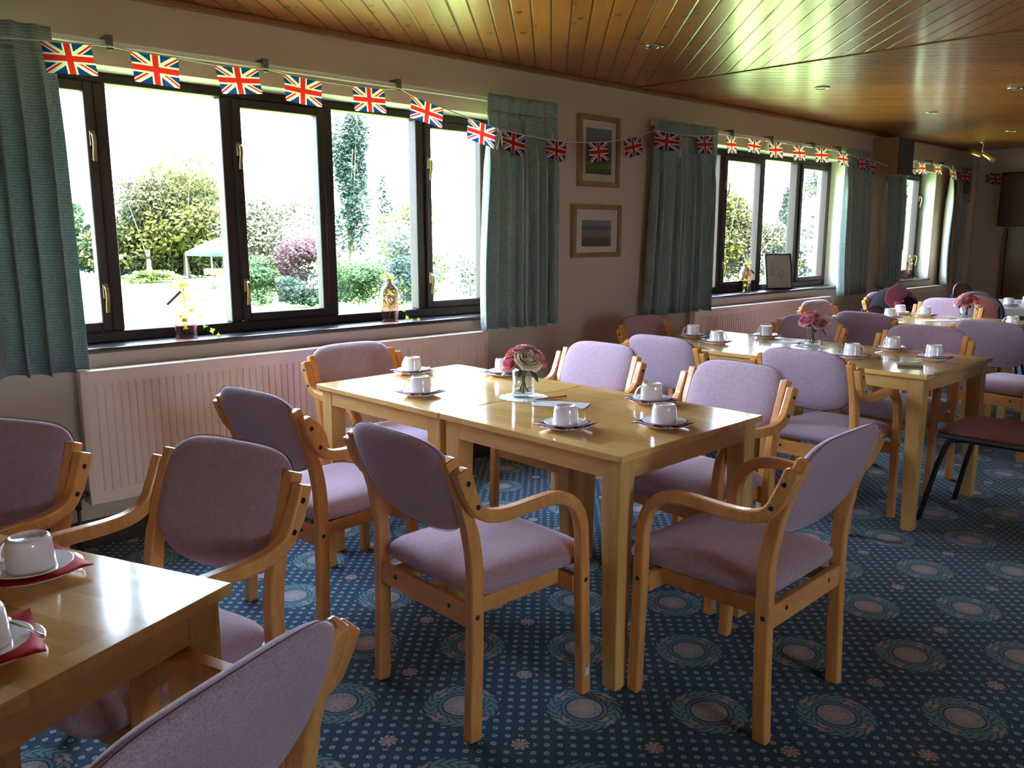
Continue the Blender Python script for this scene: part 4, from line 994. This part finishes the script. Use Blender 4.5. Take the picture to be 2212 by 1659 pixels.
vase_set(6.70, 2.270, [(-.035, .035, .130, .042, K_), (-.075, .0, .120, .036, L_), (.025, .02, .150, .038, P_), (-.02, -.01, .165, .036, L_), (.055, .0, .130, .038, P_), (.085, -.02, .125, .034, C_), (.02, -.04, .155, .036, K_)],
 'clear round glass vase on the third table', 'bouquet of coral and pink roses on the third table', False, True, .045, .115)

# ------------------------------------------------------------------ small things on the tables
def sheet_(name, x, y, w, h, th, rz, mat, lab, cat, z=TH+.0004):
    mb = MB(); mb.box(-w/2, w/2, -h/2, h/2, 0, th); o = mb.build(name, mat, bevel=min(.0012, th*.3)); o.location = (x, y, z); o.rotation_euler = (0, 0, math.radians(rz)); tag(o, lab, cat); return o
en = sheet_('envelope', 2.180, 2.115, .205, .105, .0022, -60, m_paper, 'white envelope lying in front of the flowers on the centre table', 'envelope')
sheet_('paper_sheet', 4.500, 2.490, .24, .11, .0018, -58, m_paper, 'white paper lying left of the square vase on the second table', 'paper')
sheet_('paper_sheet', 6.52, 2.40, .27, .13, .0018, -40, m_paper, 'white paper lying left of the vase on the third table', 'paper')
o = thing('booklet', 'small dark green booklet near the front corner of the second table', 'booklet', (4.10, 1.625, TH+.0004), math.radians(-62))
mb = MB(); mb.box(-.055, .055, -.042, .042, .0022, .0085); mb.build('pages', plain('tan_page_edge', (.35, .22, .13), .6), o)
mb = MB(); mb.box(-.056, .056, -.043, .043, .0087, .0107); mb.box(-.056, .056, -.043, .043, 0, .0020); mb.build('cover', plain('dark_green_cover', (.035, .07, .06), .35), o)
def pencil(p, q, lab):
    p, q = Vector(p), Vector(q); t = thing('pencil', lab, 'pencil', (p+q)/2, 0, 'orange pencils'); d = (q-p)/2; L = d.length; e = d/L
    mb = MB(); mb.tube([-d+e*.014, d-e*.008], .0036, 6); mb.build('shaft', m_pencil, t)
    mb = MB(); mb.tube([-d, -d+e*.0138], [.0006, .0036], 6); mb.build('tip', m_red, t)
    mb = MB(); mb.tube([d-e*.0078, d], .0038, 8); mb.build('ferrule', m_brass, t)
pencil((2.150, 2.222, TH+.0075), (2.302, 2.205, TH+.0048), 'orange pencil resting against the doily on the centre table')
pencil((4.42, 2.395, TH+.0062), (4.53, 2.43, TH+.0062), 'orange pencil beside the square vase on the second table')
pencil((6.62, 2.36, TH+.0065), (6.72, 2.345, TH+.0065), 'orange pencil on the paper of the third table')

# ------------------------------------------------------------------ bottles of ivy on the sills
def ivy_leaf(mb, p, d, n, s_):
    d = Vector(d).normalized(); n = Vector(n).normalized(); w = d.cross(n).normalized(); n = w.cross(d)
    o2 = [(0, 0), (.28, .42), (.22, .95), (.55, .42), (1.0, 0), (.55, -.42), (.22, -.95), (.28, -.42)]
    P0 = Vector(p); vs = [P0+d*a*s_+w*b*s_*.62+n*(abs(b)*.18-.1*a*a)*s_ for a, b in [(v, u) for v, u in o2]]
    mb.add(vs, [(0, 1, 2, 3), (0, 3, 4), (0, 4, 5), (0, 5, 6, 7)], 0, False)
def bottle(x, y, lab, seed, tagon=0, trail=(1, 0)):
    z0 = .8935; t = thing('bottle', lab, 'bottle', (x, y, z0), 0, 'pink glass bottles of ivy')
    mb = MB(); R = .050
    mb.lathe([(0, .004), (.040, .0), (.047, .001), (R, .006), (R, .165), (.048, .182), (.036, .200), (.021, .211), (.018, .218), (.018, .228), (.022, .230), (.022, .242), (.018, .243), (.015, .242), (.015, .214), (.034, .196), (.045, .18), (.0475, .165), (.0475, .010), (.04, .007), (0, .010)], 36)
    mb.build('glass_body', m_pink, t)
    iv = thing('ivy_sprig', 'ivy trailing in the '+lab, 'plant', (x, y, z0+.012), 0, 'ivy sprigs in the bottles')
    rnd = random.Random(seed); st = MB(); tx, ty = trail
    path = crom([(0, 0, .002), (.01, .01, .09), (.0, 0, .20), (.0, 0, .236), (.015*tx, -.03, .245), (.062*tx, -.045, .19), (.072*tx, -.03, .10), (.085*tx, -.04, .03), (.12*tx, -.055, -.004), (.16*tx, -.05, -.004)], 6)
    st.tube(path, .0013, 5)
    st.tube(crom([(0, 0, .0), (-.015, -.01, .08), (-.02, -.02, .14)], 4), .0012, 5); st.tube(crom([(0, 0, .21), (0, 0, .236), (-.03*tx, .0, .262), (-.06*tx, -.005, .255)], 4), .0013, 5)
    st.build('stem', m_stem, iv)
    spots = [(path[i], .028) for i in range(20, len(path), 4)]+[(Vector((rnd.uniform(-.022, .022), rnd.uniform(-.025, .01), rnd.uniform(.04, .16))), .026) for _ in range(5)]
    spots += [(Vector((-.02*tx, 0, .25)), .032), (Vector((-.045*tx, -.01, .262)), .030), (Vector((.012*tx, -.01, .262)), .028), (Vector((-.06*tx, 0, .25)), .028)]
    for p, s_ in spots:
        mb = MB(); ivy_leaf(mb, p, (rnd.uniform(-1, 1), rnd.uniform(-.6, .1), rnd.uniform(-1, .3)), (rnd.uniform(-.4, .4), -1, rnd.uniform(-.2, .6)), s_*rnd.uniform(.8, 1.2)); mb.build('leaf', m_ivy, iv)
    if tagon:
        g = thing('tag', 'grey tag on the '+lab, 'tag', (x, y, z0+.215), 0, 'grey bottle tags')
        Mx = Matrix.Translation((-.058*tagon, -.03, -.02+(0 if tagon > 0 else -.02)))@Matrix.Rotation(tagon*.85 if tagon > 0 else -1.1, 4, 'Y')@Matrix.Rotation(-.0, 4, 'X')
        mb = MB(); mb.box(-.006, .006, -.0015, .0015, -.045, .045, M=Mx) if tagon > 0 else mb.box(-.008, .008, -.004, .004, -.032, .032, M=Mx); mb.build('card', m_tag, g)
        mb = MB(); mb.tube([(-.019*tagon, -.005, .005), (-.035*tagon, -.025, .004)], .001, 5); mb.build('string', m_cord, g)
bottle(1.503, 3.962, 'pink bottle at the left of the nearest window', 3, 1, (1, 0))
bottle(2.672, 3.962, 'pink bottle at the right of the nearest window', 5, 0, (1, 0))
bottle(6.365, 3.962, 'pink bottle beside the black frame in the middle window', 8, -1, (-1, 0))
bottle(9.640, 3.962, 'pink bottle in the farthest window', 9, 0, (1, 0))
# black picture frame standing on the sill
t_ = thing('photo_frame', 'black frame with a line drawing of a church standing on the middle window sill', 'picture frame', (6.93, 3.955, .8935), math.radians(-20))
Mt = Matrix.Translation((0, .0, .001))@Matrix.Rotation(math.radians(-9), 4, 'X')
mb = MB(); w, h = .150, .325
for (a, b, c_, d) in ((-w, -w+.014, 0, h), (w-.014, w, 0, h), (-w+.014, w-.014, h-.014, h), (-w+.014, w-.014, 0, .014)): mb.box(a, b, -.012, .012, c_, d, M=Mt)
mb.build('frame', m_black, t_, bevel=.002)
mb = MB(); mb.box(-w+.012, w-.012, -.004, .006, .012, h-.012, M=Mt); mb.build('paper', plain('grey_white_paper', (.42, .42, .40), .7, .2, 0, .02), t_)
mb = MB(); mb.box(-w+.013, w-.013, -.0095, -.0078, .013, h-.013, M=Mt); mb.build('glass', m_picglass, t_)
mb = MB(); rnd = random.Random(2)
lines = [[(-.085, .12), (-.08, .175), (-.063, .235), (-.05, .18), (-.045, .16)], [(-.085, .12), (-.05, .115), (.03, .105), (.055, .11), (.06, .14), (.03, .165), (-.01, .17), (-.045, .16)], [(-.03, .19), (0, .183)], [(-.06, .12), (-.06, .15)], [(.0, .108), (.0, .145), (.03, .15), (.03, .11)], [(-.085, .105), (-.075, .095), (-.07, .12)], [(.02, .085), (.022, .10), (.035, .10), (.035, .07)], [(-.075, .20), (-.06, .175), (-.07, .15)]]
for l in lines: mb.tube([Mt @ Vector((a, -.0052, b+.02)) for a, b in l], .0013, 4)
mb.build('church_drawing', m_black, t_)
mb = MB(); mb.box(-.03, .03, .0, .004, 0, .17, M=Matrix.Translation((0, .0665, .0))@Matrix.Rotation(math.radians(8), 4, 'X')); mb.build('strut', m_black, t_)

# ------------------------------------------------------------------ coat over the chair near the far radiator
t_ = thing('coat', 'dark red and black coat draped over a chair by the farthest radiator', 'coat', (7.80, 3.32, .5))
def cloth(fn, nu, nv, nm, mat, solid=.008):
    mb = MB(); vs = [fn(i/nu, j/nv) for j in range(nv+1) for i in range(nu+1)]
    mb.add(vs, [(j*(nu+1)+i, j*(nu+1)+i+1, (j+1)*(nu+1)+i+1, (j+1)*(nu+1)+i) for j in range(nv) for i in range(nu)], 0, True); return mb.build(nm, mat, t_, solid=solid, subsurf=1)
def body(u, v):
    a = (u-.5)*.54; s_ = (v-.35)*.75
    top = .430-.16*(abs(a)/.27)**2.4
    z = top-abs(s_)*.95+.012*math.sin(a*40)*abs(s_)*2; y = s_*.42+(.10 if s_ > 0 else -.12)*min(1, abs(s_)*8)
    return (a*(1-.15*abs(s_)), y, z)
cloth(body, 14, 12, 'body', m_coatb)
def slv(u, v):
    an = u*2*PI; r = .052-.010*v; p = Vector((-.19-.13*v, -.17-.02*math.sin(v*3), .30-.36*v+.02*math.sin(v*9)))
    return (p.x+r*math.cos(an), p.y+r*math.sin(an)*.8, p.z+.01*math.cos(an))
cloth(slv, 12, 8, 'sleeve', m_coatr, .004)
def lin(u, v):
    a = (u-.5)*.50; return (a-.02, -.06-.13*v+.01*math.sin(a*30), .447-.17*(abs(a)/.25)**2.4-.10*v+.012*math.sin(a*22))
cloth(lin, 12, 5, 'collar', m_coatr, .006)
def inn(u, v):
    a = (u-.5)*.14; return (a-.06, -.185-.02*math.sin(u*9), .16-.22*v)
cloth(inn, 6, 6, 'lining', m_bluegrey, .006)
# ------------------------------------------------------------------ the garden
GZ = -1.56
def leafmat(name, c1, c2, tr=.35):
    t = NT(name); f = t.noise(t.coord(), .9, 4, .7); f2 = t.white(t.mapv(t.coord(), (3, 3, 3)))
    c = t.ramp(f, [(.35, c1), (.65, c2)]); t.base(c); t.rough(.7, .2)
    x = t.n('ShaderNodeBsdfTranslucent'); t.link(c, x.inputs[0]); m = t.n('ShaderNodeMixShader'); m.inputs[0].default_value = tr
    t.link(t.p.outputs[0], m.inputs[1]); t.link(x.outputs[0], m.inputs[2]); t.link(m.outputs[0], t.out.inputs[0]); return t.m
ML = {'lime': leafmat('lime_leaves', (0.030, 0.055, 0.009), (0.092, 0.106, 0.028)), 'yellow': leafmat('yellow_green_leaves', (0.028, 0.035, 0.008), (0.106, 0.102, 0.021)),
 'dark': leafmat('dark_conifer_leaves', (0.007, 0.016, 0.009), (0.021, 0.035, 0.021), .15), 'olive': leafmat('pale_olive_leaves', (0.032, 0.037, 0.016), (0.102, 0.092, 0.058)),
 'purple': leafmat('purple_leaves', (0.030, 0.013, 0.016), (0.083, 0.046, 0.049)), 'green': leafmat('green_leaves', (0.008, 0.026, 0.008), (0.046, 0.079, 0.023)),
 'pale': leafmat('pale_silver_leaves', (0.042, 0.060, 0.042), (0.116, 0.125, 0.097)), 'teal': leafmat('blue_green_leaves', (0.008, 0.021, 0.015), (0.037, 0.063, 0.046)),
 'hedge': leafmat('hedge_leaves', (0.014, 0.018, 0.005), (0.046, 0.051, 0.016), .2)}
m_bark = plain('brown_bark', (.04, .03, .018), .9); m_birch = plain('pale_birch_bark', (.16, .145, .12), .8, .2, 0, .25)
t = NT('sunlit_lawn'); n1 = t.noise(t.coord(), .25, 4); n2 = t.noise(t.coord(), 6, 3); t.base(t.mix(t.math('MULTIPLY', n2, .5), t.ramp(n1, [(.35, (.20, .33, .07)), (.6, (.36, .42, .16))]), (.15, .27, .05))); t.rough(.95, .1); m_lawn = t.m
mb = MB(); mb.box(-60, 120, D+.6, 110, GZ-.2, GZ); tag(mb.build('lawn', m_lawn), 'pale sunlit lawn outside the windows', 'lawn', None, 'stuff')
mb = MB(); mb.box(-60, 120, -60, D+.6, GZ-.2, GZ-.02); struct(mb.build('ground', m_lawn))
def tree(nm, x, y, h, w, kind, lab, n=1800, ls=.22, shape='blob', trunk=True, low=.05, bark=None, branches=0, seed=0, cl=7, grp=None, depth=None):
    rnd = random.Random(seed+int(x*13)); t = thing(nm, lab, 'tree' if 'tree' in nm or 'conifer' in nm else 'bush', (x, y, GZ), 0, grp)
    w *= 1.35; h *= 1.08; R = w/2; blobs = []; n = int(n*2.0)
    for k in range(cl):
        f = (k+.5)/cl
        if shape == 'cone': rr = R*(1-f)*.9+.15; blobs.append((rnd.uniform(-.2, .2)*rr, rnd.uniform(-.2, .2)*rr, h*(low+(1-low)*f*.95), rr, h/cl*1.1))
        else:
            zf = low+(1-low)*rnd.uniform(.15, .85); k2 = math.sqrt(max(.05, 1-((zf-.5)*1.7)**2)); an = rnd.uniform(0, 6.28); ro = R*k2*rnd.uniform(.15, .62)
            blobs.append((ro*math.cos(an), ro*math.sin(an), h*zf, R*rnd.uniform(.35, .6), h*rnd.uniform(.13, .22)))
    V = []; F = []
    for i in range(n):
        b = blobs[rnd.randrange(len(blobs))]
        u = Vector((rnd.gauss(0, 1), rnd.gauss(0, 1), rnd.gauss(0, 1))).normalized()*(rnd.random()**.35)
        p = Vector((b[0]+u.x*b[3], b[1]+u.y*b[3], max(.1, b[2]+u.z*b[4])))
        a = Vector((rnd.gauss(0, 1), rnd.gauss(0, 1), rnd.gauss(0, 1))).normalized(); c_ = a.orthogonal().normalized(); s_ = ls*rnd.uniform(.6, 1.3)
        o = len(V); V += [p+a*s_, p+c_*s_*.5, p-a*s_*.7, p-c_*s_*.5]; F.append((o, o+1, o+2, o+3))
    mb = MB(); mb.v = [tuple(v) for v in V]; mb.f = [list(f) for f in F]; mb.mi = [0]*len(F); mb.sm = [False]*len(F); mb.build('crown', ML[kind], t)
    if trunk:
        mb = MB(); mb.tube(crom([(0, 0, 0), (rnd.uniform(-.1, .1), 0, h*.35), (rnd.uniform(-.3, .3), 0, h*.75)], 4), [.14+.02*h, .12+.015*h]+[.09+.01*h]*3+[.05]*4, 8); mb.build('trunk', bark or m_bark, t)
    for k in range(branches):
        an = rnd.uniform(0, 6.28); e = Vector((R*math.cos(an)*.9, R*math.sin(an)*.9, h*rnd.uniform(.5, .98))); s0 = Vector((0, 0, h*rnd.uniform(.05, .4)))
        mb = MB(); mb.tube(crom([s0, (s0+e)/2+Vector((0, 0, .3)), e], 4), [.035]*5+[.02]*4, 5); mb.build('branch', m_birch, t)
    return t
G1 = 'trees and bushes beyond the lawn'
tree('leafy_tree', 17.3, 66.2, 6.2, 3.2, 'green', 'green tree seen at the far left of the nearest window', 1600, .28, seed=1, grp=G1)
tree('dark_conifer', 19.6, 67, 4.6, 3.4, 'teal', 'low blue-green tree behind the leftmost mullion of the nearest window', 1400, .25, seed=2, grp=G1)
tree('birch_tree', 20.4, 59.6, 6.6, 4.6, 'olive', 'tree with a pale slanting birch trunk left of the gazebo', 1500, .22, bark=m_birch, seed=3, branches=4, grp=G1, low=.35)
tree('yellow_tree', 22.9, 59.4, 7.6, 6.6, 'yellow', 'tall yellow-green tree behind the gazebo', 3400, .22, seed=4, cl=11, branches=7, grp=G1, low=.2)
tree('dark_conifer', 23.2, 61.5, 6.9, 6.2, 'hedge', 'dark green tree behind the yellow-green one', 3000, .30, seed=5, cl=10, grp=G1)
tree('hedge_bush', 20.6, 62.5, 4.9, 6.5, 'hedge', 'dark hedge along the far edge of the lawn', 3200, .28, seed=6, cl=12, trunk=False, grp=G1, low=0)
tree('hedge_bush', 25.8, 60.5, 4.6, 6.0, 'hedge', 'dark hedge just right of the gazebo', 2400, .28, seed=16, cl=10, trunk=False, grp=G1, low=0)
tree('grass_clump', 19.2, 55.5, .9, 3.0, 'lime', 'low light green clump on the lawn, left of the gazebo', 500, .2, seed=7, trunk=False, grp=G1, low=0)
tree('olive_bush', 17.9, 35.2, 4.9, 4.0, 'olive', 'tall pale olive bush behind the purple one', 3600, .13, seed=8, cl=12, branches=5, grp=G1)
tree('purple_bush', 17.5, 32.3, 3.2, 2.4, 'purple', 'purple-leaved bush in the middle of the nearest window', 2600, .10, seed=9, cl=9, trunk=False, grp=G1, low=0)
tree('green_bush', 15.5, 32.7, 2.1, 1.7, 'green', 'bright green bush left of the purple one', 1300, .10, seed=10, trunk=False, grp=G1, low=0)
tree('green_bush', 16.5, 31.0, 1.3, 1.8, 'teal', 'low dark bush in front of the purple one', 1000, .09, seed=11, trunk=False, grp=G1, low=0)
tree('pale_bush', 17.7, 30.6, 2.1, 1.8, 'pale', 'pale silvery bush right of the purple one', 1500, .10, seed=12, trunk=False, grp=G1, low=0)
tree('tall_conifer', 32.2, 52.4, 11.0, 2.9, 'teal', 'tall narrow dark conifer at the left of the right-hand window panes', 3800, .20, seed=13, low=.1, cl=16, branches=5, grp=G1)
tree('leafy_tree', 34.0, 51.1, 7.2, 1.5, 'pale', 'thin pale tree beside the tall conifer', 800, .16, seed=14, grp=G1)
tree('green_bush', 22.4, 31.4, 4.6, 2.8, 'lime', 'bright lime bush, tallest on the right of the nearest window', 2600, .12, seed=15, cl=10, branches=3, grp=G1)
tree('green_bush', 17.9, 28.8, 2.6, 2.4, 'green', 'green bush at the left of the pane with the right-hand bottle', 2200, .09, seed=17, trunk=False, cl=9, grp=G1, low=0)
tree('green_bush', 18.9, 27.0, 2.0, 2.0, 'teal', 'dark green bush directly behind the right-hand bottle', 1800, .085, seed=18, trunk=False, cl=8, grp=G1, low=0)
tree('pale_bush', 20.2, 29.2, 3.4, 2.6, 'pale', 'pale bush between the green ones on the right of the nearest window', 2000, .10, seed=19, trunk=False, cl=9, grp=G1, low=0)
tree('pale_bush', 22.9, 27.8, 2.6, 3.2, 'pale', 'very pale bush in the rightmost pane of the nearest window', 1300, .10, seed=20, trunk=False, cl=9, grp=G1, low=0)
tree('olive_tree', 45.4, 29.9, 6.4, 3.4, 'yellow', 'yellow-green tree at the left of the middle window', 2600, .18, seed=21, cl=9, branches=8, grp=G1, low=.1)
tree('olive_bush', 46.9, 29.2, 4.8, 4.2, 'olive', 'branchy yellowish bush in the middle window, behind the bottle', 2600, .16, seed=22, cl=9, branches=12, grp=G1, low=0)
tree('dark_conifer', 49.9, 28.2, 5.4, 2.6, 'teal', 'blue-green tree behind the black frame in the middle window', 1800, .18, 'cone', seed=23, cl=7, grp=G1)
tree('hedge_bush', 48.9, 30.9, 3.4, 5.0, 'dark', 'dark undergrowth behind the middle window bushes', 1800, .22, seed=26, trunk=False, cl=9, grp=G1, low=0)
tree('pale_tree', 50.2, 25.6, 7.2, 3.2, 'pale', 'pale tree in the rightmost pane of the middle window', 2000, .20, seed=24, cl=9, grp=G1)
tree('green_tree', 61.6, 24.8, 7.4, 3.6, 'green', 'green tree seen through the farthest window', 1600, .24, seed=25, grp=G1)
# gazebo
m_can = plain('pale_green_canopy', (.009, .026, .021), .7, .3, 0, .05); m_gpole = plain('green_pole', (.05, .16, .13), .5)
gz = thing('gazebo', 'pop-up gazebo with a pale green pyramid canopy on the lawn', 'gazebo', (20.5, 47.6, GZ), math.radians(5))
cs = [(2.12*math.cos(math.radians(a)), 2.12*math.sin(math.radians(a))) for a in (45, 135, 225, 315)]
for (a, b) in cs: mb = MB(); mb.tube([(a, b, 0), (a, b, 2.02)], .04, 8); mb.build('pole', m_gpole, gz)
mb = MB(); ou = [(a*1.03, b*1.03, 2.05) for a, b in cs]; mi_ = [(a*.45, b*.45, 2.62) for a, b in cs]; lo = [(a*1.03, b*1.03, 1.84) for a, b in cs]
mb.add(ou+mi_+lo+[(0, 0, 2.95)], [(i, (i+1) % 4, 4+(i+1) % 4, 4+i) for i in range(4)]+[(4+i, 4+(i+1) % 4, 12) for i in range(4)]+[(8+i, 8+(i+1) % 4, (i+1) % 4, i) for i in range(4)]); mb.build('canopy', m_can, gz, solid=.01)
# yellow roller standing under it
m_yel = plain('yellow_machine_paint', (.10, .055, .006), .5); m_drum = plain('grey_drum', (.10, .10, .10), .5, .4, .5); m_blk = plain('black_rubber', (.02, .02, .02), .7)
rl = thing('road_roller', 'small yellow ride-on roller parked under the gazebo', 'roller', (20.3, 46.6, GZ), math.radians(-28))
mb = MB(); mb.lathe([(0, -.55), (.36, -.55), (.38, -.5), (.38, .5), (.36, .55), (0, .55)], 28, M=Matrix.Translation((-.85, 0, .38))@Matrix.Rotation(PI/2, 4, 'X')); mb.build('drum', m_drum, rl)
for s_ in (-1, 1):
    mb = MB(); mb.lathe([(0, -.12), (.30, -.12), (.34, -.08), (.34, .08), (.30, .12), (0, .12)], 24, M=Matrix.Translation((.75, s_*.42, .34))@Matrix.Rotation(PI/2, 4, 'X')); mb.build('wheel', m_blk, rl)
mb = MB(); mb.box(-1.25, -.2, -.5, .5, .80, 1.15); mb.box(-.3, 1.15, -.42, .42, .62, 1.0); mb.box(.45, 1.2, -.40, .40, 1.0, 1.42); mb.build('body', m_yel, rl, bevel=.04)
mb = MB(); mb.box(-.05, .35, -.25, .25, 1.0, 1.12); mb.box(.28, .38, -.25, .25, 1.1, 1.5); mb.build('seat', m_blk, rl, bevel=.03)
mb = MB(); mb.tube([(-.35, 0, 1.1), (-.2, 0, 1.45)], .03); mb.lathe([(.16, -.015), (.19, 0), (.16, .015), (.14, 0), (.16, -.015)], 20, M=Matrix.Translation((-.2, 0, 1.46))@Matrix.Rotation(.4, 4, 'Y')); mb.build('steering_wheel', m_blk, rl)
